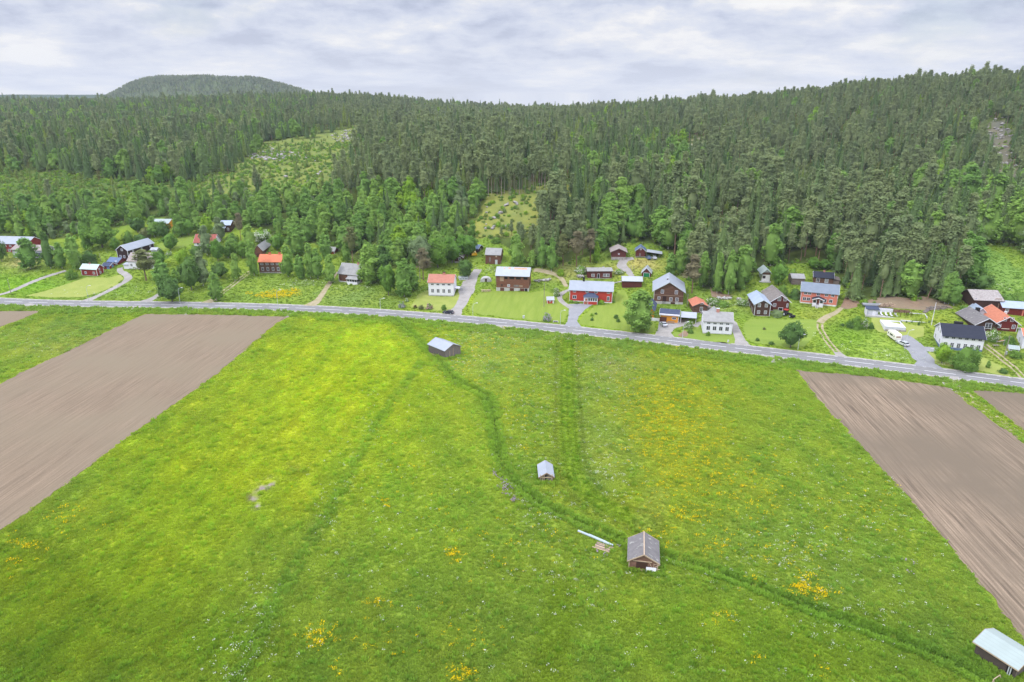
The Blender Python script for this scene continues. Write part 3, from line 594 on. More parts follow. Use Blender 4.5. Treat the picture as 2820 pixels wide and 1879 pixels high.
# ================================================================== trees and bushes
def rnd_dirs(n, r):
    v = r.normal(size=(n,3)); return v/np.linalg.norm(v, axis=1)[:,None]
def leaf_quads(C, nrm, size, r, aspect=1.0, axis=None):  # one small quad per centre, facing roughly along nrm
    n = len(C); nrm = nrm + .75*rnd_dirs(n, r); nrm /= np.linalg.norm(nrm, axis=1)[:,None]
    t = axis if axis is not None else rnd_dirs(n, r); t = t - nrm*(t*nrm).sum(1)[:,None]; t /= np.linalg.norm(t, axis=1)[:,None]+1e-9; b = np.cross(nrm, t)
    s = (size*r.uniform(.6, 1.35, n))[:,None]; t = t*s*aspect; b = b*s
    V = np.stack([C-t-b*.35, C+b*.9-t*.1, C+t+b*.3, C-b*.85+t*.15], 1).reshape(-1,3); return V, np.arange(4*n).reshape(n,4)
def crown_clumps(kind, r, Ht, Wd):
    if kind == 'pine':
        z0 = r.uniform(.34,.5); K = 30; h = z0 + (1-z0)*r.uniform(0,1,K)**.85; t = (h-z0)/(1-z0)
        rad = Wd/2*np.clip((1-t)**.95*1.1 + .04, 0, 1)*np.clip(.55+2.4*t,0,1); a = r.uniform(0,6.28,K); q = rad*r.uniform(.25,.9,K)
        C = np.stack([np.cos(a)*q, np.sin(a)*q, h*Ht*.96], 1); R = np.stack([Wd*r.uniform(.15,.26,K)]*2 + [Ht*r.uniform(.04,.062,K)], 1); return C, R, 44
    if kind == 'tallpine':
        z0 = r.uniform(.52,.62); K = 24; h = z0 + (1-z0)*r.uniform(0,1,K); t = (h-z0)/(1-z0); rad = Wd/2*np.clip((1-t)**.7 + .1, 0, 1)*np.clip(.4+3*t,0,1); a = r.uniform(0,6.28,K); q = rad*r.uniform(.25,.9,K)
        return np.stack([np.cos(a)*q, np.sin(a)*q, h*Ht*.97], 1), np.stack([Wd*r.uniform(.17,.28,K)]*2 + [Ht*r.uniform(.03,.05,K)], 1), 44
    if kind == 'birch':
        z0 = r.uniform(.08,.16); K = 44; h = z0 + (1-z0)*r.uniform(0,1,K)**1.1; t = (h-z0)/(1-z0); rad = Wd/2*np.sin(np.clip(t*.78+.22,0,1)*3.1416)**.75
        a = r.uniform(0,6.28,K); q = rad*r.uniform(.3,.92,K); C = np.stack([np.cos(a)*q, np.sin(a)*q, h*Ht*.95], 1)
        R = np.stack([Wd*r.uniform(.12,.20,K)]*2 + [Ht*r.uniform(.06,.105,K)], 1); return C, R, 66
    if kind == 'round':
        K = 52; u = rnd_dirs(K, r); q = r.uniform(.5,.98,K)[:,None]
        C = np.stack([u[:,0]*Wd/2*q[:,0], u[:,1]*Wd/2*q[:,0], Ht*(.535 + .41*u[:,2]*q[:,0])], 1); R = np.stack([Wd*r.uniform(.11,.19,K)]*2 + [Ht*r.uniform(.08,.14,K)], 1); return C, R, 80
    K = 26; u = rnd_dirs(K, r); u[:,2] = np.abs(u[:,2]); q = r.uniform(.3,.9,K)[:,None]      # bush
    C = np.stack([u[:,0]*Wd/2*q[:,0], u[:,1]*Wd/2*q[:,0], Ht*(.18 + .72*u[:,2]*q[:,0])], 1); R = np.stack([Wd*r.uniform(.13,.22,K)]*2 + [Ht*r.uniform(.12,.2,K)], 1); return C, R, 60
DIM = dict(tallpine=(22,4.6), pine=(20,6.2), spruce=(18,5.2), birch=(15,6.0), round=(11,9), bush=(3,3.6))
LEAF = dict(tallpine=.29, pine=.29, birch=.26, round=.27, bush=.12)
def core_arrays(kind, seed):
    r = np.random.default_rng(seed+5); Ht, Wd = DIM[kind]; n, m = 7, 9; V = []; z0, zt, prof = dict(tallpine=(.60,.93,lambda t: (1-t)**.6*min(1,.45+2.5*t)*.55), pine=(.40,.93,lambda t: (1-t)**.6*min(1,.45+2.5*t)*.60), spruce=(.08,.93,lambda t: (1-t)**.9*.66), birch=(.14,.93,lambda t: math.sin((t*.78+.22)*3.1416)**.75*.66), round=(.14,.90,lambda t: math.sin((t*.9+.08)*3.1416)**.7*.72), bush=(.02,.82,lambda t: math.cos(t*1.5)**.6*.72))[kind]
    for i in range(n):
        t = i/(n-1)*.999; R = Wd/2*prof(t)
        for j in range(m):
            a = 6.2832*j/m; q = R*r.uniform(.75,1.15) + .02; V.append((math.cos(a)*q, math.sin(a)*q, Ht*(z0 + (zt-z0)*t) + r.uniform(-.02,.02)*Ht))
    Q = [(i*m+j, i*m+(j+1)%m, (i+1)*m+(j+1)%m, (i+1)*m+j) for i in range(n-1) for j in range(m)]
    return np.array(V), np.array(Q)
def crown_arrays(kind, seed, dens=1.0):
    V, Q = leaf_arrays(kind, seed, dens); v, q = core_arrays(kind, seed); return np.concatenate([V, v]), np.concatenate([Q, q+len(V)])
def leaf_arrays(kind, seed, dens=1.0):
    r = np.random.default_rng(seed); Ht, Wd = DIM[kind]
    if kind == 'spruce':
        L = 17; C = []; nr = []; ax = []
        for i in range(L):
            t = (i + r.uniform(-.2,.2))/L; zb = .07 + .91*t; R = Wd/2*(1-t)**.85*r.uniform(.82,1.12); k = max(5, int(11*(1-t)+4))
            for a in r.uniform(0,.6) + np.arange(k)*6.283/k + r.uniform(-.25,.25,k):
                Rb = R*r.uniform(.7,1.12); n = max(3, int(Rb/.27))
                for j in range(n):
                    q = (j+.6)/n; C.append((math.cos(a)*Rb*q, math.sin(a)*Rb*q, zb*Ht + .35*(1-q) - .55*q*q*Rb*.5)); nr.append((math.cos(a)*.5, math.sin(a)*.5, 1)); ax.append((math.cos(a), math.sin(a), -.35))
        C = np.array(C); C += r.normal(size=C.shape)*.1; return leaf_quads(C, np.array(nr), .27, r, 1.25, np.array(ax))
    C, R, n = crown_clumps(kind, r, Ht, Wd); n = int(n*dens); u = rnd_dirs(len(C)*n, r); q = r.uniform(.55,1.05,len(C)*n)[:,None]
    P = np.repeat(C, n, 0) + u*q*np.repeat(R, n, 0); k = P[:,2] > .02*Ht; P = P[k]; u = u[k]
    cen = np.array((0,0,Ht*.45)); o = P - cen; o /= np.linalg.norm(o,axis=1)[:,None]+1e-9; sz = LEAF[kind]*(dens**-.4)
    return leaf_quads(P, u*.7 + o*.8 + np.array((0,0,.3)), sz, r, 1.0 if kind != 'birch' else 1.25, None if kind != 'birch' else np.tile((0,0,-1.), (len(P),1)) + .6*rnd_dirs(len(P), r))
def trunk_mb(kind, seed):
    r = random.Random(seed); Ht, Wd = DIM[kind]; mb = MB()
    if kind == 'bush':
        for k in range(6):
            a = k*1.05 + r.random(); mb.tube([(0,0,-.2),(math.cos(a)*.35,math.sin(a)*.35,.8),(math.cos(a)*.9,math.sin(a)*.9,1.9)], [.06,.045,.015], 5)
        return mb
    base = dict(tallpine=.17, pine=.19, spruce=.18, birch=.15, round=.26)[kind]; n = 6; pts = [(r.uniform(-.12,.12)*i*.6, r.uniform(-.12,.12)*i*.6, -.6 if i == 0 else Ht*.93*i/n) for i in range(n+1)]
    mb.tube(pts, [base*(1-.88*i/n) for i in range(n+1)], 7)
    if kind != 'spruce':
        for k in range(7 if kind != 'round' else 9):
            i = r.randint(2, 5) if kind != 'tallpine' else r.randint(4, 5); p = Vector(pts[i]); a = r.random()*6.28; l = Wd*.36*(1.1-i/9)
            mb.tube([p, p + Vector((math.cos(a)*l*.5, math.sin(a)*l*.5, l*.35)), p + Vector((math.cos(a)*l, math.sin(a)*l, l*.55))], [base*.38, base*.22, .02], 5)
    return mb
BARK = dict(tallpine=solid('pale_pine_bark', (.40,.33,.28), (.27,.22,.19), .5, (1,1,.3)), pine=solid('pine_bark', (.27,.155,.10), (.16,.11,.085), .5, (1,1,.3)), spruce=solid('spruce_bark', (.15,.12,.10), (.09,.075,.065), 1), birch=solid('birch_bark', (.72,.70,.66), (.30,.28,.26), 1.5, (1,1,2.2)), round=solid('grey_bark', (.18,.155,.13), (.11,.095,.08), 1), bush=solid('shrub_bark', (.14,.11,.085), (.10,.08,.06), 1))
GREEN = dict(
 pine=leafmat('pine_needles', (.20,.26,.118), (.262,.315,.135), .32, .4, None, (.84,1.16)), spruce=leafmat('spruce_needles', (.125,.205,.08), (.20,.28,.10), .32, .4, None, (.84,1.16)), birch=leafmat('birch_leaves', (.20,.36,.085), (.30,.46,.10), .4, .45),
 round=leafmat('broad_leaves', (.145,.285,.055), (.19,.33,.06), .38, .5), bush=leafmat('shrub_leaves', (.155,.28,.058), (.20,.33,.062), .38, 1.2))
GREEN['tallpine'] = GREEN['pine']
TINT = dict(bright=leafmat('fresh_leaves', (.25,.42,.045), (.29,.45,.05), .4, .5), dark=leafmat('dark_leaves', (.11,.205,.055), (.135,.235,.06), .3, .5), brown=leafmat('brown_pine_needles', (.205,.185,.105), (.23,.205,.115), .2, .5), olive=leafmat('olive_leaves', (.17,.20,.08), (.20,.225,.085), .3, .5),
 grey=leafmat('silver_leaves', (.22,.30,.14), (.25,.33,.15), .35, .6), pale=leafmat('pale_pine_needles', (.245,.305,.14), (.30,.355,.155), .32, .4, None, (.84,1.16)), deep=leafmat('deep_spruce_needles', (.10,.17,.068), (.155,.23,.082), .3, .4, None, (.84,1.16)), grown=leafmat('grey_pine_needles', (.175,.23,.112), (.225,.27,.125), .3, .4, None, (.84,1.16)), young=leafmat('young_needles', (.19,.265,.07), (.24,.31,.07), .25, .6))
FLOWER = dict(lilac=leafmat('lilac_blossom', (.40,.34,.46), (.48,.42,.54), .3, 1), pink=leafmat('pink_blossom', (.55,.30,.36), (.62,.36,.42), .3, 1), maroon=leafmat('maroon_leaves', (.16,.06,.055), (.20,.08,.07), .3, 1), white=leafmat('white_blossom', (.66,.66,.54), (.74,.74,.64), .3, 1))
CROWN = {}; TRUNK = {}
def crown_mesh(kind, v, tint=None, flower=None, ff=.35, dens=1.0):
    key = (kind, v, tint, flower, dens)
    if key not in CROWN:
        V, Q = crown_arrays(kind, {'pine':100,'spruce':200,'birch':300,'round':400,'bush':500,'tallpine':600}[kind] + v, dens); mats = [TINT[tint] if tint else GREEN[kind]]; mi = None
        if flower: mats.append(FLOWER[flower]); mi = (np.random.default_rng(v).random(len(Q)) < ff).astype(int); mi[-54:] = 0
        CROWN[key] = npmesh('%s crown' % kind, V, Q, mats, mi)
    return CROWN[key]
def trunk_mesh(kind, v):
    if (kind, v) not in TRUNK: TRUNK[(kind, v)] = trunk_mb(kind, v).mesh('%s trunk' % kind, BARK[kind])
    return TRUNK[(kind, v)]
NAMES = dict(tallpine='pine_tree', pine='pine_tree', spruce='spruce_tree', birch='birch_tree', round='broadleaf_tree', bush='bush')
def tree(kind, loc, h, w, label, group=None, v=0, tint=None, flower=None, rz=0, lean=(0,0), cat=None, ff=.35, dens=1.0):
    Ht, Wd = DIM[kind]; cat = cat or ('bush' if kind == 'bush' else 'tree'); t = thing(NAMES[kind], label, cat, loc, rz, group); t.rotation_euler = (lean[0], lean[1], rz); t.scale = (w/Wd, w/Wd, h/Ht)
    link('stems' if kind == 'bush' else 'trunk', trunk_mesh(kind, v), t); link('foliage' if kind == 'bush' else 'crown', crown_mesh(kind, v, tint, flower, ff, dens), t); return t
def px_tree(kind, x, y, top, wpx, label, v=None, **k):
    p = at(x, y); d = p.y*ct - (p.z-H)*st; h = z_at_row(p.y, top) - p.z; w = wpx*d/F
    return tree(kind, p - Vector((0,0,.1)), max(h, .4), w, label, v=(abs(hash((x,y))) % 4) if v is None else v, rz=(x*7+y) % 6, dens=k.pop('dens', 1.0), **k)
VT = [ # kind, base x, y, top row, width, label, options
 ('round',6,722,655,34,'dark leafy tree cut by the left picture edge beside the red barn',dict(tint='dark')),
 ('birch',84,741,655,60,'broad birch with a bright white trunk in front of the grey-walled house',{}),
 ('birch',140,741,637,36,'tall narrow dark birch right of the grey-walled house',dict(tint='dark')),
 ('birch',172,741,668,36,'shorter green birch beside the farm track bend',{}),
 ('birch',212,743,643,42,'tall birch standing right behind the small red cottage',{}),
 ('birch',242,692,580,40,'pale tall birch behind the small red cottage garden',{}),
 ('round',283,682,592,88,'wide round-topped dark tree on the grass behind the red cottage',{}),
 ('bush',247,728,684,52,'dark bush filling the gap between red cottage and blue-roofed sheds',dict(tint='dark')),
 ('bush',198,768,737,34,'round clipped bush at the left gable of the small red cottage',{}),
 ('pine',403,773,685,74,'broad dark pine with a dense crown in front of the white grey-roofed house',dict(tint='olive',dens=1.5)),
 ('round',319,692,650,24,'small round green tree left of the black barn gable',{}),
 ('bush',355,668,632,34,'light green bush above the black barn roof',{}),
 ('bush',388,668,640,44,'dark spreading bush behind the black barn ridge',dict(tint='dark')),
 ('bush',445,702,683,17,'small dark bush on the lawn right of the black barn',dict(tint='dark')),
 ('bush',466,704,688,20,'white flowering shrub on the lawn right of the black barn',dict(flower='white')),
 ('round',475,832,760,66,'large roadside thicket tree beside the street lamp left of centre',dict(tint='dark')),
 ('birch',455,800,715,52,'light green young birch above the roadside thicket',{}),
 ('round',528,800,703,62,'dark leafy tree in the middle of the roadside thicket',dict(tint='dark')),
 ('birch',560,788,690,44,'greyish birch at the back of the roadside thicket',dict(tint='grey')),
 ('round',608,765,719,46,'low dark tree at the right end of the thicket',dict(tint='dark')),
 ('birch',597,829,748,39,'lone short birch with white trunk beside the road and the dirt track',{}),
 ('birch',647,773,697,31,'leaning birch with white trunk above the dirt track',dict(lean=(0,-.1))),
 ('birch',700,760,658,34,'tall slim birch at the left end of the orange-roofed log house',{}),
 ('birch',794,762,676,40,'birch at the right end of the orange-roofed log house',{}),
 ('birch',829,768,701,36,'low birch in the row right of the orange-roofed house',{}),
 ('birch',856,767,668,34,'tallest birch in the row right of the orange-roofed house',{}),
 ('birch',876,769,684,38,'birch with two white stems in the row right of the orange-roofed house',{}),
 ('birch',912,781,700,42,'birch with white trunk at the foot of the narrow brown track',{}),
 ('birch',820,705,613,56,'pair-stemmed tall birch behind the orange-roofed house row',{}),
 ('birch',900,715,640,40,'birch over the small red shed with the grey roof',{}),
 ('birch',571,704,621,40,'tall pale birch in front of the red-roofed white cottage',dict(tint='grey')),
 ('round',601,720,654,42,'dense leafy tree right of the red-roofed white cottage',{}),
 ('pine',664,662,584,32,'lone pine with bare orange trunk on the small lawn',dict(tint='brown',v=1)),
 ('round',722,670,631,48,'cream flowering tree behind the grey-roofed log barn',dict(flower='white',ff=.5)),
 ('round',764,690,642,42,'green leafy tree at the right corner of the grey-roofed log barn',{}),
 ('bush',507,725,680,44,'yellow-green bush in the left gardens',dict(tint='bright')),
 ('bush',540,700,672,40,'dark bush below the red-roofed white cottage',dict(tint='dark')),
 ('birch',629,710,667,22,'small birch beside the gravel turning place',{}),
 ('round',668,712,660,40,'round green tree left of the grey-roofed log barn',{}),
 ('bush',545,760,715,60,'grey-green willow scrub in the left gardens',dict(tint='grey')),
 ('bush',500,770,735,70,'light green scrub behind the roadside thicket',{}),
 ('birch',1021,782,667,72,'big birch hiding the right end of the brown porch house',{}),
 ('birch',1058,778,675,56,'second big birch right of the brown porch house',dict(tint='dark')),
 ('round',1070,814,722,48,'dense lower tree at the front of the birch clump left of the white house',{}),
 ('birch',1113,818,710,62,'drooping front birch of the clump left of the white house',{}),
 ('birch',1138,800,725,38,'slim birch on the garden side of the clump left of the white house',{}),
 ('pine',1166,772,680,52,'pinkish brown pine behind the salmon-roofed white house',dict(tint='brown',dens=2)),
 ('round',1206,737,648,70,'large rounded tree behind the salmon-roofed white house',{}),
 ('round',1160,740,640,66,'grey-green rounded tree left of the small pink-roofed cabin',dict(tint='grey')),
 ('round',1246,724,650,60,'rounded tree leaning over the small pink-roofed cabin',{}),
 ('round',1287,708,640,58,'leafy tree behind the small pink-roofed cabin',{}),
 ('round',1282,767,709,40,'single round tree beside the gravel drive of the white house',dict(tint='dark')),
 ('pine',972,725,622,48,'dark pine behind the brown porch house',dict(tint='olive',dens=1.6)),
 ('birch',955,722,660,30,'pale-stemmed birch left of the dark pine behind the porch house',{}),
 ('birch',1100,700,622,50,'vivid green tall birch in the wood behind the birch clump',dict(tint='bright')),
 ('birch',1422,740,644,46,'tall birch right of the tall grey barn',{}),
 ('birch',1465,738,688,26,'short young birch behind the long rusty-roofed barn',{}),
 ('birch',1493,740,655,30,'slim birch with pale stem on the slope behind the barns',{}),
 ('birch',1519,748,656,36,'front birch with white trunk on the slope behind the barns',{}),
 ('pine',1587,735,634,54,'large brown dying pine left of the stone-based barn',dict(tint='brown',dens=1.8)),
 ('pine',1550,732,645,48,'olive pine next to the large brown dying pine',dict(tint='olive',dens=1.6)),
 ('pine',1625,722,630,52,'tall brown-green pine touching the stone-based barn wood',dict(tint='brown',dens=1.6)),
 ('birch',1642,724,664,24,'small fresh birch in front of the brown pines',dict(tint='bright')),
 ('bush',1544,760,737,24,'bright yellow-green shrub on the slope right of the rusty-roofed barn',dict(tint='bright')),
 ('bush',1600,752,728,40,'white flowering hedge bush left of the long log cabin',dict(flower='white',ff=.45)),
 ('bush',1704,754,738,28,'white flowering bush right of the long log cabin',dict(flower='white',ff=.4)),
 ('bush',1533,815,786,24,'white lilac bush on the lawn left of the main red house',dict(flower='white',ff=.5)),
 ('pine',1905,808,701,62,'solitary olive-brown pine right of the big brown barn',dict(tint='brown',v=2,dens=1.7)),
 ('birch',1846,760,695,36,'birch behind the big brown barn roof',{}),
 ('birch',1872,757,662,40,'tall birch behind the solitary olive-brown pine',{}),
 ('birch',1974,808,693,34,'birch with a long white trunk at the wood edge above the white house',{}),
 ('birch',2005,812,690,40,'front birch of the dense group above the white house',{}),
 ('birch',2036,800,705,36,'birch at the right of the dense group above the white house',{}),
 ('birch',1935,790,690,34,'bright birch between the solitary pine and the dense birch group',{}),
 ('round',2143,785,720,46,'round leafy tree right of the green-roofed cottage',{}),
 ('bush',2182,768,733,28,'small leafy bush tree behind the grey shed',{}),
 ('round',2240,742,705,40,'leafy tree left above the black-roofed log cottage',{}),
 ('round',2272,742,713,36,'leafy tree right above the black-roofed log cottage',{}),
 ('spruce',2350,823,704,58,'big dark spruce right of the blue-roofed red house',{}),
 ('bush',2155,815,778,34,'leafy bush below the round tree by the green-roofed cottage',{}),
 ('bush',2190,822,790,40,'dark hedge bush left of the blue-roofed red house',dict(tint='dark')),
 ('round',2176,958,881,66,'round garden tree on the lawn below the twin brown barns',dict(tint='dark')),
 ('birch',1758,911,796,94,'huge weeping birch by the road right of the main red house',dict(dens=1.8,v=1)),
 ('round',2593,1001,944,46,'bright green round tree beside the giant dome bush',dict(tint='bright',dens=1.5)),
 ('bush',2654,1014,944,86,'giant dome-shaped green bush in front of the big white house',dict(dens=4)),
 ('bush',2356,905,862,36,'grey-green shrub in the meadow left of the pool terrace',{}),
 ('bush',2379,905,872,24,'white flowering shrub in the meadow left of the pool terrace',dict(flower='white')),
 ('bush',2345,902,880,34,'spreading green shrub in the meadow right of the dirt track',dict(tint='dark')),
 ('bush',2398,906,884,16,'dark low shrub at the foot of the pool lawn',dict(tint='dark')),
 ('bush',2319,898,888,14,'small low bush beside the dirt track fork',dict(tint='dark')),
 ('bush',2730,938,902,42,'silvery lilac bush beside the grey-roofed garage wing',dict(flower='white',ff=.25)),
 ('bush',2660,858,838,44,'green bush below the white birch trunks by the shingled barn',{}),
 ('bush',2778,950,918,40,'leafy bush right of the silvery lilac bush',{}),
 ('birch',2720,1014,992,13,'thin young sapling on the lawn right of the dome bush',{}),
 ('bush',2762,1028,1012,26,'low dark bush by the road at the lower right garden',dict(tint='dark')),
 ('bush',2795,984,962,40,'round bush beside the low greenhouse at the right edge',{}),
 ('birch',2600,838,752,36,'birch with white trunk left in the trio above the flagpole',{}),
 ('birch',2612,838,745,34,'birch with white trunk in the middle of the trio above the flagpole',{}),
 ('birch',2626,842,770,38,'birch with white trunk right in the trio above the flagpole',{}),
 ('pine',2553,825,730,50,'leaning bare-trunked pine above the earth bank',dict(lean=(0,.16),v=3)),
 ('bush',1106,848,826,21,'grey-lilac flowering bush beside the road left of the white house',dict(flower='lilac',ff=.6)),
 ('bush',1121,831,818,12,'small white flowering bush by the birch clump',dict(flower='white',ff=.5)),
 ('bush',1144,849,838,11,'dark maroon bush on the white house lawn',dict(flower='maroon',ff=.85)),
 ('bush',1160,852,838,18,'round green bush between maroon and pink bushes',dict(tint='olive')),
 ('bush',1183,852,832,22,'pink flowering bush on the white house lawn',dict(flower='pink',ff=.6)),
 ('bush',1223,854,836,16,'green bush at the corner of the white house drive',{}),
 ('bush',1506,885,859,27,'lilac bush in full bloom beside the road left of the main drive',dict(flower='lilac',ff=.65)),
 ('bush',1630,871,861,11,'pale clipped shrub on the main lawn, uppermost left',dict(tint='bright')),
 ('bush',1641,866,859,9,'smallest dark clipped shrub on the main lawn',dict(tint='dark')),
 ('bush',1630,883,872,12,'dark clipped shrub on the main lawn nearest the drive mouth',dict(tint='dark')),
 ('bush',1697,877,864,16,'upper shrub of the pair beside the weeping birch',dict(tint='dark')),
 ('bush',1702,887,875,13,'lower shrub of the pair beside the weeping birch',dict(tint='dark')),
 ('bush',2086,939,928,13,'round shrub on the lawn below the dark plank house',dict(tint='dark')),
 ('bush',2124,949,938,17,'wider shrub on the lawn close to the road below the dark plank house',dict(tint='dark')),
 ('bush',2104,908,900,9,'tiny shrub in the grass in front of the dark plank house',dict(tint='olive')),
 ('bush',1897,906,877,27,'white flowering bush beside the yellow house carport',dict(flower='white',ff=.35)),
 ('bush',1902,918,904,20,'green bush at the corner of the dug garden bed',{}),
 ('bush',1868,912,904,20,'low perennial bush above the dug garden bed',dict(tint='bright')),
 ('bush',1950,925,910,13,'bush against the front of the grey-roofed white house',{}),
 ('bush',1573,834,824,14,'green shrub left of the red house porch',dict(tint='bright')),
 ('bush',1588,836,828,16,'low hedge shrub beside the red house porch',{}),
 ('bush',1656,838,823,19,'round yellow-green shrub right of the red house porch',dict(tint='bright')),
 ('bush',1690,834,823,9,'slim shrub at the right corner of the main red house',{}),
 ('bush',2138,872,850,34,'grey-green willow bush between the twin brown barns',dict(tint='grey')),
 ('bush',2045,840,822,40,'white flowering weeds bush beside the dark plank house',dict(flower='white',ff=.3)),
 ('bush',1965,838,818,44,'white flowering scrub right of the orange-roofed cabin',dict(flower='white',ff=.35)),
 ('bush',1990,842,826,44,'green scrub below the old stone foundations',{}),
 ('bush',2768,842,806,60,'bright green scrub behind the long maroon shed',{}),
 ('bush',2810,835,800,60,'leafy scrub at the right edge behind the long maroon shed',{}),
 ('round',2700,800,752,60,'dark round tree behind the shingled barn',dict(tint='dark')),
 ('birch',425,652,596,36,'birch half covering the yellow house on the left slope',{}),
 ('round',452,656,606,40,'dense tree in front of the yellow house gable',dict(tint='dark')),
 ('bush',400,655,622,40,'olive bush at the left corner of the yellow house',dict(tint='olive')),
 ('birch',606,662,598,38,'pale birch half covering the dark blue-roofed house',dict(tint='grey')),
 ('bush',640,668,640,40,'leafy bush below the dark blue-roofed house',{}),
 ('round',470,690,640,44,'round tree at the upper edge of the left lawn',{}),
 ('birch',497,652,586,40,'tall birch at the top of the left lawn beside the yellow house',{}),
 ('round',520,648,598,44,'leafy tree between the yellow house and the dark blue-roofed house',{}),
 ('birch',545,640,580,36,'slender birch in the trees above the red-roofed white cottage',{}),
 ('birch',575,650,592,38,'fresh birch left of the dark blue-roofed house',dict(tint='bright')),
 ('round',380,640,596,46,'dark leafy tree left of the yellow house roof',dict(tint='dark')),
 ('birch',690,690,618,38,'birch directly above the grey-roofed log barn',{}),
 ('birch',645,705,640,32,'birch beside the lone orange-trunked pine',{}),
 ('round',440,735,690,44,'round tree on the slope right of the broad dark pine',{}),
 ('bush',1367,668,650,30,'scrub at the lower edge of the stony clearing',{}),
]
VTLOC = []
for k_, x_, y_, t_, w_, lb_, o_ in VT:
    o = px_tree(k_, x_, y_, t_, w_, lb_, **o_); VTLOC.append((o.location.x, o.location.y))

for i, (x, y) in enumerate([(1345,541),(1354,536),(1369,539),(1381,541),(1389,534),(1402,541),(1407,541),(1421,531),(1431,536),(1437,534),(1446,532),(1457,527),(1468,531),(1474,526),(1485,520),(1500,526),(1510,527),(1513,522),(1528,505),(1545,512),(1557,528),(1462,520),(1492,512),(1416,522),(1362,528)]):
    p = at(x, y); tree('tallpine', p - Vector((0,0,.1)), 21 + 3.5*math.sin(i*2.3), 4.6 + .9*math.cos(i*1.7), 'tall pine with a long bare trunk along the top of the stony clearing', 'bare-trunked pines above the clearing', v=i % 4, rz=i*1.1); VTLOC.append((p.x, p.y))
# ---- the woods: nearest trees one by one, the rest as one mass per kind
def wood_points():
    P = []; Y = 258.0
    while Y < 1500:
        s = 6.1 + max(0, Y-330)*.0020; half = .80*Y + 30; n = int(2*half/s)
        X = -half + (np.arange(n)+.5)*s + RNG.uniform(-.45,.45,n)*s; P.append(np.stack([X, Y + RNG.uniform(-.5,.5,n)*s, np.full(n, s)], 1)); Y += s
    P = np.concatenate(P); z = terrain(P[:,0], P[:,1]); px, py = proj(P[:,0], P[:,1], z); ok = forest_mask(P[:,0], P[:,1], px, py) > 0
    young = np.zeros(len(P), bool)
    for i, (C, _) in enumerate(CLEARINGS):
        q = inpoly(px + 22*vnoise(P[:,0], P[:,1], 26, 62), py + 11*vnoise(P[:,0], P[:,1], 22, 63), C); keep = RNG.random(len(P)) < (.85 if i == 1 else .28 if i == 0 else .05 if i == 6 else .6 if i == 7 else .10)
        young |= q & keep; ok &= ~q | keep
    ok &= (px > -420) & (px < 3240)
    vt = np.array(VTLOC); dv = dist_line(P[:,0], P[:,1], vt); ok &= dv > 3.2
    ok &= ~((vnoise(P[:,0], P[:,1], 34, 64) > .72) & (RNG.random(len(P)) < .8) & (P[:,1] > 380))
    e = np.interp(px, EDGE[:,0], EDGE[:,1]); depth = e - py
    return P[ok], z[ok], px[ok], py[ok], depth[ok], young[ok]
WP, WZ, WX, WY, WD, WYG = wood_points()
nz = vnoise(WP[:,0], WP[:,1], 70, 201) + .6*vnoise(WP[:,0], WP[:,1], 28, 202); u = RNG.random(len(WP)); SPC = np.zeros(len(WP), int)   # 0 pine 1 spruce 2 birch
pb = np.full(len(WP), .08); ps = np.full(len(WP), .36)
left = WX < 900; pb[left] = .20; ps[left] = .46; c_ = (WX > 880) & (WX < 1560) & (WY < 545); pb[c_] = .025; ps[c_] = .30
k_ = (WX > 640) & (WX < 1360) & (WY > 545); pb[k_] = .80; ps[k_] = .12; k_ = (WX < 640) & (WY > 560); pb[k_] = .66; ps[k_] = .20
k_ = (WX > 1760) & (WX < 2080) & (WY > 420) & (WY < 520); pb[k_] = .34; ps[k_] = .40; k_ = (WX > 1560) & (WX < 1800) & (WY > 380) & (WY < 640); ps[k_] = .62
k_ = (WX > 1900) & (WY < 520); pb[k_] = .05; ps[k_] = .22; k_ = (WX > 2560) & (WY > 480); pb[k_] = .5; ps[k_] = .3
pb[WD < 22] += .30; k_ = (WX > 1600) & (WX < 2000) & (WD < 60); pb[k_] = .3; k_ = (WX > 2200) & (WX < 2640) & (WY > 660); pb[k_] = .14
pb += np.clip(.9*(nz-.62), 0, .5)*(WX < 2000); ps += .08; ps += .16*vnoise(WP[:,0], WP[:,1], 90, 203)
SPC[u < pb + ps] = 1; SPC[u < pb] = 2
WH = np.where(SPC == 0, RNG.normal(18.5, 2.0, len(WP)), np.where(SPC == 1, RNG.normal(17, 3.2, len(WP)), RNG.normal(13.5, 2.4, len(WP)))); WH[WYG] = RNG.uniform(2.2, 7, WYG.sum()); WH = np.clip(WH, 1.8, 27); WH *= 1 - .22*sstep(550, 950, WP[:,1])
k_ = (WX > 2000) & (WY < 420); WH[k_] *= .85; k_ = (WX < 1330) & (WY > 555); WH[k_] *= .78; k_ = (WX > 1320) & (WX < 1480) & (WY > 560); WH[k_] *= .55; k_ = (WX > 2150) & (WY > 600); WH[k_] *= 1.27; k_ = (WX > 1480) & (WX < 2150) & (WY > 560); WH[k_] *= 1.14
WH *= 1 + .26*vnoise(WP[:,0], WP[:,1], 40, 207); WH *= RNG.uniform(.66, 1.16, len(WH))
WWD = np.where(SPC == 0, WH*.35, np.where(SPC == 1, WH*.31, WH*.56))*RNG.uniform(.85, 1.2, len(WP))*(1 + (WP[:,2]-5.7)*.10); WWD[WYG] = WH[WYG]*.5
KN = ['pine','spruce','birch']
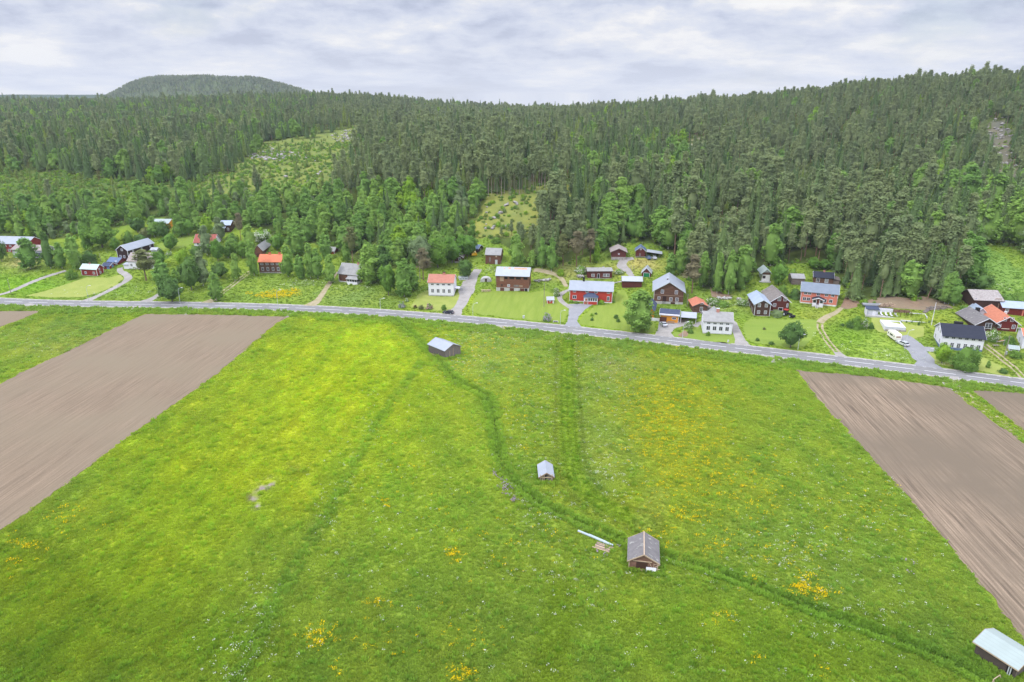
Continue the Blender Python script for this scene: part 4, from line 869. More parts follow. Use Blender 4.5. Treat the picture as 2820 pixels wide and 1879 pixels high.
ZONES = [(200,'red barn on the far left'),(400,'black barn'),(600,'red-roofed white cottage'),(800,'orange-roofed log house'),(960,'small red shed'),(1120,'brown porch house'),(1320,'salmon-roofed white house'),(1480,'tall grey barn'),(1640,'long log cabin'),(1790,'stone-based barn'),(1940,'big brown barn'),(2080,'solitary brown pine'),(2220,'green-roofed cottage'),(2400,'blue-roofed red house'),(2640,'pool terrace'),(9999,'shingled barn')]
DESC = dict(pine='grey-green pine', spruce='dark pointed spruce', birch='fresh green birch')
single = np.zeros(len(WP), bool)
for s in range(3):
    idx = np.where((SPC == s) & ~WYG & (WX > 5) & (WX < 2815))[0]; q = idx[np.argsort(-(WH[idx]/WP[idx,1])*np.where(WD[idx] < 75, 1.6, 1))]; nmax = (285, 285, 205)[s]; single[q[:nmax]] = True
for i in np.where(single)[0]:
    k = KN[SPC[i]]; z_ = [b for a, b in ZONES if WX[i] < a][0]; row = 'at the wood edge' if WD[i] < 22 else 'in the wood'
    tree(k, (WP[i,0], WP[i,1], WZ[i]-.1), WH[i], WWD[i], '%s %s behind the %s' % (DESC[k], row, z_), '%s trees of the wood' % k, v=int(RNG.integers(4)), rz=float(RNG.uniform(0, 6.28)))
def joined(kind, v, tint=None, dens=.8):                # trunk and crown in one light mesh for the far mass
    V, Q = crown_arrays(kind, {'pine':100,'spruce':200,'birch':300}[kind] + v, dens if kind != 'spruce' else 1); mb = MB(); Ht, Wd = DIM[kind]; mb.tube([(0,0,-.8),(0,0,Ht*.5),(0,0,Ht*.93)], [.2,.14,.03], 5)
    n = len(V); b = [tuple(f) for f in mb.f if len(f) == 4]; me = npmesh(kind + ' mass', np.concatenate([V, np.array(mb.v)]), np.concatenate([Q, np.array(b)+n]), [TINT[tint] if tint else GREEN[kind], BARK[kind]], np.r_[np.zeros(len(Q),int), np.ones(len(b),int)]); return me
fx = RNG.uniform(-1900, -300, 15000); fy = RNG.uniform(2350, 3100, 15000)          # trees on the far hill
def mass(kind, s, label, tints):
    k = np.where((SPC == s) & ~single)[0]; src = [joined(kind, v, t) for v, t in tints]; nv = len(src)
    P = np.stack([WP[k,0], WP[k,1], WZ[k]-.2], 1); Ht, Wd = DIM[kind]; S = np.stack([WWD[k]/Wd, WWD[k]/Wd, WH[k]/Ht], 1); yg = WYG[k]; idx = np.clip(((vnoise(WP[k,0], WP[k,1], 55, 210+s)*.5 + .5 + .12*((WX[k] > 880) & (WX[k] < 1600)) - .06*(WX[k] > 1900) + RNG.normal(size=len(k))*.16)*(nv-1)).astype(int), 0, nv-2); idx[yg] = nv-1
    if s < 2:
        f = np.where(RNG.random(len(fx)) < (.5))[0]; fz = terrain(fx[f], fy[f]); g = fz > 60; f = f[g]; P = np.concatenate([P, np.stack([fx[f], fy[f], fz[g]-.3], 1)]); q = RNG.uniform(.6, 1.0, len(f)); S = np.concatenate([S, np.stack([q*1.6, q*1.6, q], 1)]); idx = np.concatenate([idx, RNG.integers(0, nv-1, len(f))])
    rot = np.zeros((len(P),3)); rot[:,2] = RNG.uniform(0, 6.28, len(P)); rot[:,:2] = RNG.normal(size=(len(P),2))*.03
    return tag(instancer(kind + '_wood', P, rot, S, idx, kinds_collection(kind + ' kinds', src), None), label, 'wood', kind='stuff')
mass('pine', 0, 'mass of grey-green pines covering the hills behind the village', [(0,'grown'),(1,'grown'),(2,None),(3,None),(4,'pale'),(5,'pale'),(6,'young')])
mass('spruce', 1, 'mass of dark pointed spruces mixed through the hillside wood', [(0,'deep'),(1,'deep'),(2,None),(3,None),(4,'young'),(5,'young')])
mass('birch', 2, 'mass of light green birches scattered through the hillside wood', [(0,'grey'),(1,None),(2,None),(3,None),(4,'bright'),(5,None)])
# ================================================================== buildings
WINC = {}; HUTS = []
def window_meshes(w, h, frame, style):
    key = (round(w,2), round(h,2), frame, style)
    if key in WINC: return WINC[key]
    fw = .13 if frame not in ('thin',) else .07; fm = 'white' if frame in ('white','thin') else frame
    mb = MB(); mb.box(-w/2-fw, w/2+fw, -.05, -.003, -h/2-fw, -h/2).box(-w/2-fw, w/2+fw, -.05, -.003, h/2, h/2+fw).box(-w/2-fw, -w/2, -.05, -.003, -h/2, h/2).box(w/2, w/2+fw, -.05, -.003, -h/2, h/2)
    if style in ('cross','two'): mb.box(-.045, .045, -.045, -.003, -h/2, h/2)
    if style == 'cross':
        for z in ((-.17*h,.17*h) if h > 1.1 else (0,)):
            mb.box(-w/2, -.045, -.042, -.003, z-.025, z+.025); mb.box(.045, w/2, -.042, -.003, z-.025, z+.025)
    pn = MB(); pn.box(-w/2, w/2, -.028, -.004, -h/2, h/2)
    WINC[key] = (mb.mesh('window', fm), pn.mesh('pane', 'curtain' if style == 'curtain' else 'glass')); return WINC[key]
class B:
    """a gabled building; x runs along its front from A to B, y away from the camera"""
    def __init__(s, name, label, cat, A, Bp, eave, ridge, depth, wall, roof, kind='side', over=.45, found=None, fmat='stone', barge='white', corner=None, rt=.16, gl=None, dz=0, wcap=None):
        a, b = at(*A), at(*Bp); s.L = L = math.hypot(b.x-a.x, b.y-a.y); s.W = W_ = depth; z0 = min(a.z, b.z) + dz; s.rz = math.atan2(b.y-a.y, b.x-a.x); s.kind = kind
        c, n = math.cos(s.rz), math.sin(s.rz); s.c, s.n = c, n; s.o = Vector((a.x, a.y, z0))
        s.root = thing(name, label, cat, s.o, s.rz)
        Ax, Ay = a.x, a.y; s.he = he = z_at_row(Ay, eave) - z0 if eave > 20 else eave
        if ridge < 20: s.hr = he + ridge
        else:
            m = s.wp(L/2, W_/2 if kind == 'side' else -over, 0); s.hr = z_at_row(m.y, ridge) - z0 - rt
        s.hr = max(s.hr, he + .5); hr = s.hr
        if kind == 'side': fn = lambda p, q, z: (p, q, z); La, Wb = L, W_
        else: fn = lambda p, q, z: (q, p, z); La, Wb = W_, L
        s.La, s.Wb, s.fn = La, Wb, fn; sl = (hr-he)/(Wb/2); s.sl = sl
        MB().prism([(0,-1.6),(Wb,-1.6),(Wb,he-.02),(Wb/2,hr-.02),(0,he-.02)], 0, La, fn).obj('walls', wall, s.root)
        g = over*.8 if gl is None else gl; o = over
        s.roof = MB().prism([(-o,he-o*sl),(-o,he-o*sl+rt),(Wb/2,hr+rt),(Wb+o,he-o*sl+rt),(Wb+o,he-o*sl),(Wb/2,hr)], -g, La+g, fn).obj('roof', roof, s.root)
        if barge:
            for a0, a1 in ((-g-.05, -g-.005), (La+g+.005, La+g+.05)):
                MB().prism([(-o-.03,he-o*sl-.08),(-o-.03,he-o*sl+rt+.02),(Wb/2,hr+rt+.03),(Wb+o+.03,he-o*sl+rt+.02),(Wb+o+.03,he-o*sl-.08),(Wb/2,hr-.10)], a0, a1, fn).obj('bargeboard', barge, s.root)
        if corner:
            for x, y in ((0,0),(L,0),(0,W_),(L,W_)):
                MB().box(x-.04 if x == 0 else x-.13, x+.13 if x == 0 else x+.04, y-.04 if y == 0 else y-.13, y+.13 if y == 0 else y+.04, found or 0, he-.1).obj('corner_board', corner, s.root)
        if cat == 'hut': HUTS.append((s.wp(L/2, W_/2, 0), L/2, W_/2, s.rz))
        if found:
            mb = MB(); e = .05; mb.box(-e, L+e, -e, -.001, -1.6, found).box(-e, L+e, W_+.001, W_+e, -1.6, found).box(-e, -.001, -.001, W_+.001, -1.6, found).box(L+.001, L+e, -.001, W_+.001, -1.6, found).obj('foundation', fmat, s.root)
    def wp(s, x, y, z): return s.o + Vector((x*s.c - y*s.n, x*s.n + y*s.c, z))
    def face(s, f, u, off=0.0):
        if f == 'F': return (u*s.L, -off, 0)
        if f == 'L': return (-off, (1-u)*s.W, math.pi*1.5)
        return (s.L+off, u*s.W, math.pi/2)
    def win(s, f, u, z, w=.9, h=1.2, frame='white', style='cross'):
        x, y, r = s.face(f, u); fm, pm = window_meshes(w, h, frame, style)
        o = link('window', fm, s.root, (x, y, z)); o.rotation_euler = (0,0,r); link('pane', pm, o); return o
    def row(s, f, n, u0, u1, z, w=.9, h=1.2, **k):
        for i in range(n): s.win(f, u0 + (u1-u0)*(i/(n-1) if n > 1 else .5), z, w, h, **k)
    def panel(s, name, f, u, z0, z1, w, mat, off=.03, label=None):
        x, y, r = s.face(f, u); o = MB().box(-w/2, w/2, -off, -.002, z0, z1).obj(name, mat, s.root, (x, y, 0)); o.rotation_euler = (0,0,r)
        if label: o['label'] = label
        return o
    def door(s, f, u, w=1.0, h=2.0, mat='brown_door', frame='white', z0=.1):
        d = s.panel('door', f, u, z0, z0+h, w, mat, .035)
        if frame: MB().box(-w/2-.13, -w/2, -.05, -.002, z0, z0+h).box(w/2, w/2+.13, -.05, -.002, z0, z0+h).box(-w/2-.13, w/2+.13, -.05, -.002, z0+h, z0+h+.13).obj('door_frame', frame, d)
        return d
    def chimney(s, ua, w=.8, d=.7, h=1.0, mat='brick', b=.5, cap='black'):
        p, q = ua*s.La, b*s.Wb; zr = s.hr - abs(q - s.Wb/2)*s.sl; x, y, _ = s.fn(p, q, 0)
        c = MB().box(x-w/2, x+w/2, y-d/2, y+d/2, zr-.6, zr+h).obj('chimney', mat, s.roof); MB().box(x-w/2-.06, x+w/2+.06, y-d/2-.06, y+d/2+.06, zr+h, zr+h+.1).obj('chimney_cap', cap, s.roof); return c
    def box(s, name, mat, x0, x1, y0, y1, z0, z1, parent=None): return MB().box(x0, x1, y0, y1, z0, z1).obj(name, mat, parent or s.root)
    def leanroof(s, name, mat, x0, x1, y0, y1, z0, z1, t=.12, axis='y'):   # slab rising from z0 at the first edge to z1 at the second
        if axis == 'y': return MB().prism([(y0,z0),(y0,z0+t),(y1,z1+t),(y1,z1)], x0, x1, lambda a,b,z: (a,b,z)).obj(name, mat, s.root)
        return MB().prism([(x0,z0),(x0,z0+t),(x1,z1+t),(x1,z1)], y0, y1, lambda a,b,z: (b,a,z)).obj(name, mat, s.root)

# --- far left
b = B('barn','long dark red barn with a pale metal roof at the left picture edge','barn',(-25,692),(80,697),670,651,11,'red_barn','metal_light',corner='white'); b.row('F',2,.42,.55,3.6,.9,.8); b.win('F',.50,1.2,1.2,1.2); b.win('F',.75,3.6)
b = B('house','low grey-walled house half hidden behind a birch beside the red barn','house',(38,710),(122,711),687,674,8,'greywall','pink_grey',barge='white',over=.5); b.win('F',.1,1.5,1.2,1.4,style='two'); b.row('F',3,.78,.93,1.4,1.0,1.5,style='two'); b.leanroof('porch_roof','black_roof',b.L*.66,b.L+.8,-2.2,0,2.3,3.0); b.box('porch_post','greywall',b.L*.68,b.L*.68+.15,-2.0,-1.85,-.5,2.35)
b = B('cottage','small bright dark-red cottage with a mint green roof and white corners','cottage',(226,758.5),(269,761),739.5,727,4.6,'red_barn','metal_mint',corner='white',found=.25); b.row('F',2,.27,.80,1.5,.9,1.0); b.win('R',.5,1.4,.8,1.0); b.win('R',.42,3.1,.7,.8); b.chimney(.42,.7,.6,.7,'brick')
b = B('shed','low red shed with navy roof and pale blue doors right of the small red cottage','shed',(283,741),(303,741.5),732,1.0,4.5,'red_barn','navy'); b.panel('door','F',.78,0,1.9,1.5,'blue_door'); b.panel('door','R',.5,0,1.9,1.6,'blue_door')
b = B('shed','dark red shed with a navy blue roof between red cottage and black barn','shed',(297,727),(327,730),720,1.5,5.5,'red_dark','blue_plain',barge='red_dark'); b.door('F',.80,1.0,1.9,'white','white')
b = B('barn','black barn with pale metal roof and small white windows','barn',(326,716),(356,719),688,676,19,'black_wood','metal_light_y',kind='gable',corner='white',found=.4); b.win('F',.5,5.6,.9,.9); b.row('F',2,.28,.62,2.1,.9,1.1); b.row('R',3,.2,.85,4.4,.8,.8)
b = B('shed','tiny light grey lean-to shed at the far end of the black barn','shed',(416,694),(432,694),688,.8,3,'greywall','metal_pale'); b.panel('door','F',.5,0,1.7,1.0,'greywall',.05)
b = B('house','white house with a pale grey roof mostly hidden by the broad dark pine','house',(356,741),(424,742),718,696,8,'white','pink_grey',corner='white',found=.3); b.row('F',4,.12,.88,2.0,1.0,1.2); b.leanroof('porch_roof','metal_pale',-3.0,-.0,-.5,2.6,2.2,2.6); b.box('porch','white',-2.7,-.02,0,2.4,-.8,2.1)
b = B('house','yellow house with a pale green roof hidden among trees on the left slope','house',(412,634),(466,634),615,603,8,'yellow','metal_green'); b.row('F',3,.15,.85,1.7,1.0,1.2)
b = B('house','dark house with two pale blue roofs deep in the left trees','house',(608,640),(636,640),620,607,8,'brown_dark','blue_pale'); b.row('F',2,.25,.75,1.8,.9,1.1); b.leanroof('porch_roof','blue_pale',-3.5,b.L*.6,-3.2,-.1,2.2,3.1)
b = B('cottage','white cottage with a brown-red roof behind a birch on the left slope','cottage',(536,679),(592,680),667,645,7,'white','brown_red',corner='white'); b.win('F',.18,1.5,1.0,1.2,style='two'); b.win('F',.8,1.5); b.win('R',.5,1.5)
b = B('barn','grey-roofed log barn standing askew above the orange-roofed house','barn',(702,708),(724,709),690,676,15,'rust_log','grey_roof',kind='gable',barge='grey_log'); b.panel('door','F',.5,0,2.2,1.8,'brown_door'); b.panel('door','R',.4,0,2.4,2.4,'brown_dark')
b = B('house','two-storey dark log house with a bright orange roof and two chimneys','house',(715.5,751.5),(787,753),721,700,8.2,'brown_log','orange',found=.7,barge='orange',corner='brown_dark'); b.row('F',5,.12,.92,b.he-1.15,1.1,.7,style='two'); b.row('F',5,.13,.93,2.2,.9,1.55,style='two'); b.chimney(.36,1.0,.8,1.2,'orange'); b.chimney(.74,1.0,.8,1.2,'orange')
b = B('shed','small red plank shed with light grey roof among birches','shed',(901,699),(921,700),690,1.5,4,'red_barn','grey_roof',corner='white'); b.panel('door','F',.5,0,1.8,1.0,'red_barn',.05); b.panel('door','R',.5,0,1.8,.9,'brown_door')
b = B('house','brown-red house with a grey roof and a white glazed porch','house',(934,776),(994,778.5),752,726,8.5,'brown_board','grey_roof',found=.5,fmat='whitewash',corner='white'); b.chimney(.72,.8,.7,1.0,'brick'); b.row('F',2,.48,.76,b.he-.85,1.2,.7,style='two'); b.win('F',.46,1.7,1.0,1.3,style='two'); b.panel('door','F',.1,.5,2.4,1.0,'brown_door')
p = b.box('porch','white',b.L*.50,b.L*.97,-2.6,-.02,-.4,1.35); b.leanroof('porch_roof','grey_roof',b.L*.47,b.L*1.0,-3.0,-.02,2.55,3.5)
for i in range(5): b.box('porch_post','white',b.L*(.50+.1125*i),b.L*(.50+.1125*i)+.14,-2.6,-2.45,1.35,2.6)
for i in range(4): b.panel('porch_window','F',.56+.112*i,1.4,2.5,.75,'glass',2.5)
b = B('house','white two-storey house with a salmon tile roof beside the gravel drive','house',(1181,814.5),(1249.5,816.5),777,755,8.4,'white','salmon_roof',found=.55,fmat='concrete',corner='white');
for i in range(4): b.win('F',.16+.223*i,b.he-1.05,1.15,.62,style='two'); b.win('F',.16+.223*i,2.4,1.15,1.55)
b.win('R',.3,2.4,.9,1.5); b.win('R',.7,2.4,.9,1.5); b.win('R',.5,b.he+.3,.9,1.1); b.chimney(.58,1.1,.9,1.0,'brick'); b.leanroof('porch_roof','white',b.L+.02,b.L+2.0,b.W*.45,b.W*.9,2.7,2.4,axis='x'); b.box('porch_post','white',b.L+1.75,b.L+1.88,b.W*.46,b.W*.49,-.5,2.4)
b = B('shed','low greenish greenhouse shed behind the salmon-roofed white house','shed',(1264,772),(1288,771),767,.7,3,'greywall','metal_green',over=.2); b.row('F',3,.2,.8,.8,.8,.6,style='two')
b = B('cabin','small brown cabin with a faded pink roof and brick chimney','cabin',(1252.5,724),(1274,724.5),708,700,6.5,'brown_dark','pink_grey',kind='gable',found=.7); b.win('F',.62,2.0,.8,1.3,style='two'); b.win('F',.6,4.1,.8,.6,style='two'); b.chimney(.55,.8,.7,1.0,'brick')
b = B('shed','black timber shed with dark blue roof behind the yellow digger','shed',(1295,693),(1317,697),683,1.4,5,'black_wood','blue_plain',barge='galv'); b.panel('door','R',.5,0,2.0,1.6,'grey_board'); b.panel('door','F',.7,0,1.9,1.2,'dark_void')
b = B('barn','tall grey-brown plank barn with weathered grey roof','barn',(1337,727.5),(1378.5,728),701,683,7,'brown_board','grey_roof',barge='grey_board',over=.35); b.panel('door','F',.72,.1,2.3,1.2,'galv'); b.panel('hatch','F',.3,1.2,3.4,.8,'grey_board',.05); b.panel('hatch','F',.72,3.6,4.4,.8,'pale_wood',.05); b.panel('stone_base','R',.5,-.5,1.6,5,'stone',.06)
b = B('barn','big weathered log barn with rust-streaked pale metal roof and stone base','barn',(1367,801.5),(1456,803),758,735.5,9.5,'rust_log','rusty_metal',found=1.7,fmat='concrete',barge='galv',over=.5); zu = b.he-1.1
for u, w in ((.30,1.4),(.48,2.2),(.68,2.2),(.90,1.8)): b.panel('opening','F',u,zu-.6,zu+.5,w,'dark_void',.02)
b.panel('loft_door','F',.17,zu-1.6,zu+.6,1.7,'timber',.07); b.panel('hatch','F',.17,2.4,3.3,.8,'brown_dark',.06); b.win('F',.38,2.7,.9,.8,style='curtain'); b.panel('board','F',.62,2.2,3.1,2.4,'grey_board',.05); b.panel('board','F',.76,2.3,3.0,1.6,'timber',.06)
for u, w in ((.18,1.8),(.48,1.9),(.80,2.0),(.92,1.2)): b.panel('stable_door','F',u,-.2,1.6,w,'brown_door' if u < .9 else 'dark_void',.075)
for u0, u1 in ((.34,.42),(.52,.92),(.20,.23)):           # rusted sheets high on the roof
    q0, q1 = b.W*.36, b.W*.46; f_ = lambda q: b.he + q*b.sl + .165
    mb = MB(); mb.poly([(u0*b.L,q0,f_(q0)),(u1*b.L,q0,f_(q0)),(u1*b.L,q1,f_(q1)),(u0*b.L,q1,f_(q1))]); mb.obj('rusty_sheet', 'rust', b.roof)
b = B('playhouse','little red playhouse with a pale roof on the mown lawn','playhouse',(1507,836.5),(1525,836),826.5,1.0,2.6,'red_bright','metal_pale',corner='white',over=.25); b.win('F',.42,1.05,.5,.6,style='two'); b.panel('door','R',.5,0,1.5,.8,'white'); b.panel('door','F',.88,0,1.5,.4,'white')
b = B('house','long red house with pale metal roof and a dark hipped porch roof','house',(1568.5,829),(1685,835),797,774,8.6,'red_bright','metal_light',found=.35,fmat='white',corner='white',over=.55); zu = b.he-.85
for u, h in ((.11,0),(.41,1),(.62,1),(.91,0)): b.win('F',u,zu,1.05,.6,style='two')
b.win('F',.115,2.0,1.4,1.4,style='two'); b.win('F',.91,1.9,.9,1.8,style='two'); b.chimney(.31,.8,.8,1.6,'black'); b.win('R',.5,2.0)
px0, px1 = b.L*.345, b.L*.665; pd = -3.0
b.box('porch','red_bright',px0+.05,px1-.05,pd,-.02,-.3,1.15); b.box('porch_trim','white',px0,px1,pd-.04,-.02,1.15,1.35)
for u in (0,.30,.475,.65,.825,1): b.box('porch_post','white',px0+(px1-px0-.16)*u,px0+(px1-px0-.16)*u+.16,pd-.03,pd+.13,-.3 if u in (0,1,.30) else 1.35,2.75)
for k in range(4): x = px0 + (px1-px0)*(.33+.165*k); b.box('porch_window','glass',x,x+(px1-px0)*.12,pd+.02,pd+.06,1.4,2.6)
b.box('door','wood_door',px0+(px1-px0)*.10,px0+(px1-px0)*.27,pd-.035,pd+.02,-.2,2.35); b.box('porch_wall','white',px0+.03,px1-.03,pd+.06,-.02,1.35,2.72); b.box('porch_beam','white',px0-.1,px1+.1,pd-.12,-.02,2.75,2.98)
mb = MB(); e = .35; z0_, z1_ = 2.98, 4.25; x0, x1 = px0-e, px1+e; y0, y1 = pd-e, -.02; xm0, xm1 = x0+2.0, x1-2.0
mb.poly([(x0,y0,z0_),(x1,y0,z0_),(xm1,y1,z1_),(xm0,y1,z1_)]); mb.poly([(x0,y0,z0_),(xm0,y1,z1_),(x0,y1,z0_)]); mb.poly([(x1,y0,z0_),(x1,y1,z0_),(xm1,y1,z1_)]); mb.poly([(x0,y0,z0_),(x0,y1,z0_),(x1,y1,z0_),(x1,y0,z0_)]); mb.obj('porch_roof','navy',b.root)
b = B('cabin','long low maroon log cabin with grey roof and white windows','cabin',(1618,766),(1685,767),747,737.5,6.5,'maroon','grey_roof',found=.25,barge='grey_board'); b.win('F',.22,1.5,1.2,1.2); b.win('F',.70,1.5,1.2,1.2); b.win('F',.83,1.5,1.2,1.2); b.door('F',.44,.9,2.0,'black','white',.15); b.chimney(.68,.7,.6,.8,'whitewash')
b = B('shed','closed maroon timber shed with pale grey roof behind the main red house','shed',(1713.5,793),(1767,791.5),773,761,5.5,'maroon','metal_pale',barge='grey_board',over=.5); b.panel('door','F',.60,.1,2.3,.1,'black',.04); b.panel('door','F',.3,.1,2.3,2.2,'maroon',.05); b.panel('skid_beam','F',.5,-.1,.12,9,'grey_board',.12)
b = B('garage','little dark red garage with a bright green door and white roof','garage',(1767,763),(1792,763.5),750.5,738,5.5,'maroon','metal_pale',kind='gable',over=.4); b.panel('garage_door','F',.52,0,2.0,2.7,'green_door',.04); MB().box(-1.5,-1.36,-.06,-.002,0,2.1).box(1.36,1.5,-.06,-.002,0,2.1).box(-1.5,1.5,-.06,-.002,2.0,2.14).obj('door_frame','white',b.root,(b.L*.52,0,0))
b = B('barn','square maroon log barn with pinkish roof standing on a high stone base','barn',(1683.5,716.5),(1723,717),693,684.5,9,'maroon','pink_grey',kind='gable',found=1.6,barge='pink_grey',over=.8); b.win('F',.5,3.1,.5,.5,style='curtain')
b = B('storehouse','small maroon storehouse with a blue roof next to the open carport','storehouse',(1750,709.5),(1776.5,710),690,680.5,6,'maroon','blue_plain',kind='gable',found=.6,over=.5,barge='galv'); b.win('F',.5,4.3,.5,.6); b.panel('door','F',.45,.8,2.2,.8,'grey_board'); b.panel('balcony','F',.5,.62,.85,3.8,'grey_board',.5)
# open carport against the storehouse
p0, p1 = at(1780,711), at(1816,712); t = thing('carport','open carport with pale sheet roof sheltering two cars by the wood edge','carport',p0,math.atan2(p1.y-p0.y,p1.x-p0.x)); cl = (p1-p0).length
MB().prism([(0,3.2),(0,3.35),(cl+1.2,2.55),(cl+1.2,2.4)], -.8, 5.2, lambda a,c,z: (c,a,z)).obj('roof','metal_pale',t); MB().box(0,cl,5.0,5.1,-.5,2.5).obj('back_wall','black_wood',t)
for x in (0,cl*.5,cl): MB().box(x-.08,x+.08,0,.16,-.5,2.45+.6*(1-x/cl)).obj('post','grey_board',t)
b = B('barn','big brown two-level barn with pale metal roof and white windows in its gable','barn',(1800,837),(1880,839),799,777.5,15.5,'brown_log','metal_light_y',kind='gable',found=1.3,fmat='concrete',barge='galv',over=.9); b.row('F',2,.27,.75,5.6,1.0,1.4); b.win('F',.17,2.7,.9,1.0); b.win('F',.58,2.4,1.0,1.4); b.win('F',.79,2.4,1.0,1.4); b.panel('stable_door','F',.66,-.3,1.2,1.9,'brown_dark',.08); b.panel('stable_door','F',.36,.2,3.6,1.5,'black_wood',.05); b.panel('ledge','F',.5,3.95,4.1,b.L,'timber',.12); b.chimney(.36,.8,.8,.6,'brown_dark',.44,'galv'); b.panel('lime_wall','L',.5,.2,4.6,b.W-.3,'whitewash',.04)
# yellow house: gabled wing behind, long garage wing and carport in front
b = B('house','orange-yellow house with navy roof and attached brown-doored garage','house',(1817,887),(1867.5,890),864.5,.62,7,'yellow','navy',over=.5,barge='white',corner='white'); b.panel('garage_door','F',.17,0,2.2,2.7,'brown_door',.05); b.win('F',.76,1.9,1.4,.7,style='two'); b.panel('fascia','F',.5,b.he-.35,b.he+.15,b.L+.9,'white',.62)
w2 = b.L*.47; fn2 = lambda a,c,z: (c,a,z); X0 = -6.0
MB().prism([(X0,-.5),(X0+w2,-.5),(X0+w2,3.2),(X0+w2/2,5.0),(X0,3.2)], 3.0, 15, fn2).obj('wing_walls','yellow',b.root); MB().prism([(X0-.5,3.0),(X0-.5,3.18),(X0+w2/2,5.22),(X0+w2+.5,3.18),(X0+w2+.5,3.0),(X0+w2/2,5.04)], 2.4, 15.6, fn2).obj('wing_roof','navy',b.root); b.box('window','glass',X0+w2*.35,X0+w2*.65,2.95,2.99,1.2,2.4); b.box('fence_panel','white',X0,-.1,.6,.72,-.3,1.3)
cx0 = b.L+.7; b.leanroof('carport_roof','metal_pale',cx0,cx0+6.2,-.6,6.6,2.75,2.95,.14)
for x in (cx0+.1,cx0+5.9): b.box('carport_post','white',x,x+.14,-.3,-.16,-.3,2.75)
b.box('carport_wall','greywall',cx0+.1,cx0+6.0,6.2,6.3,-.3,2.8)
b = B('cabin','small brown log cabin with an orange tile roof','cabin',(1908,862.5),(1946.5,862),843,835,9,'brown_log','tile_y',kind='gable',found=.3,over=.5,barge='grey_board'); b.win('F',.58,1.7,.95,1.7,style='two'); b.win('F',.6,4.1,1.0,.6,style='two'); b.box('woodshed','grey_board',b.L+.1,b.L+2.2,2,6,-.4,1.9)
b = B('house','white wooden house with weathered grey roof close to the road','house',(1935.5,918.5),(2014,922),883,858,8.6,'white','grey_roof',found=.35,fmat='concrete',corner='white',over=.5)
for i in range(4): b.win('F',.17+.22*i,b.he-.95,1.1,.55,'thin','two'); b.win('F',.17+.22*i,2.3,1.2,1.5,'thin','two')
b.win('L',.5,2.4,.9,1.5,'thin'); b.win('L',.35,b.he+.5,.9,1.1,'thin'); b.win('L',.7,b.he-.5,.9,1.1,'thin'); b.chimney(.5,1.1,.9,1.3,'brick',.5,'galv')
MB().prism([(2.2,2.5),(6.8,2.5),(6.8,b.he+.2),(4.5,b.hr+.05),(2.2,b.he+.2)], b.W*.5, b.W+2.5, fn2).obj('rear_gable','white',b.root); MB().prism([(1.9,b.he),(1.9,b.he+.16),(4.5,b.hr+.22),(7.1,b.he+.16),(7.1,b.he),(4.5,b.hr+.06)], b.W*.5, b.W+2.8, fn2).obj('rear_roof','grey_roof',b.root)
b = B('barn','dark plank house with a smooth pale blue roof, front of the twin barns','barn',(2076,870.5),(2118.5,871.5),837.5,827,14,'brown_dark','blue_pale_y',kind='gable',corner='white',found=.3,barge='galv',over=.6); b.row('F',2,.27,.72,4.6,.85,1.2); b.row('F',2,.27,.72,1.7,.85,1.2); b.row('L',4,.15,.85,4.4,.8,.9); b.row('L',2,.1,.3,1.8,.8,1.0); b.panel('door','L',.65,0,2.4,4.2,'grey_board',.05)
b = B('barn','brown log barn with grey-brown roof directly behind the dark plank house','barn',(2121,857),(2171,858),829,813.5,15,'maroon','grey_brown',kind='gable',found=.4,over=.7,barge='white'); b.row('F',2,.42,.74,5.2,1.0,1.3); b.win('F',.2,2.6,.9,1.2); b.win('F',.9,2.6,.5,1.3,style='two'); b.panel('door','F',.55,-.2,1.5,1.6,'dark_void'); MB().box(-.95,-.8,-.06,-.002,-.2,1.6).box(.8,.95,-.06,-.002,-.2,1.6).box(-.95,.95,-.06,-.002,1.5,1.65).obj('door_frame','white',b.root,(b.L*.55,0,0))
b = B('house','salmon-red house with a ribbed blue roof and white columned porch','house',(2202.5,834),(2303,845),801,780,9,'salmon','blue_roof',found=.6,fmat='whitewash',corner='white',over=.5); zu = b.he-.9
for u in (.12,.23,.47,.69,.86): b.win('F',u,zu,1.05,.85,style='two')
for u in (.11,.22,.67,.83): b.win('F',u,2.1,1.15,1.25,style='two')
px0, px1 = b.L*.335, b.L*.63
b.box('porch_floor','whitewash',px0,px1,-2.4,-.06,-1.2,.45); MB().prism([(px0-.4,2.75),(px0-.4,2.9),((px0+px1)/2,3.85),(px1+.4,2.9),(px1+.4,2.75),((px0+px1)/2,3.7)], -2.8, 0, fn2).obj('porch_roof','black_roof',b.root); MB().prism([(px0-.35,2.6),(px0-.35,2.85),((px0+px1)/2,3.8),(px1+.35,2.85),(px1+.35,2.6),((px0+px1)/2,3.4)], -2.86, -2.81, fn2).obj('porch_gable','white',b.root)
for x in (px0,px0+(px1-px0)*.32,px0+(px1-px0)*.62,px1-.18): b.box('porch_post','white',x,x+.18,-2.4,-2.22,.45,2.75)
for x0 in (px0+.2,px0+(px1-px0)*.66): b.box('porch_window','glass',x0,x0+(px1-px0)*.28,-2.3,-2.26,1.45,2.55); b.box('porch_rail','white',x0,x0+(px1-px0)*.28,-2.36,-2.28,.45,1.4)
b.box('door','wood_door',b.L*.45,b.L*.49,-.06,-.002,.5,2.5); b.box('step','concrete',px0+(px1-px0)*.36,px0+(px1-px0)*.6,-3.6,-2.42,-.9,.1); b.box('railing','white',px0+(px1-px0)*.33,px0+(px1-px0)*.36,-3.6,-2.45,-.6,1.0)
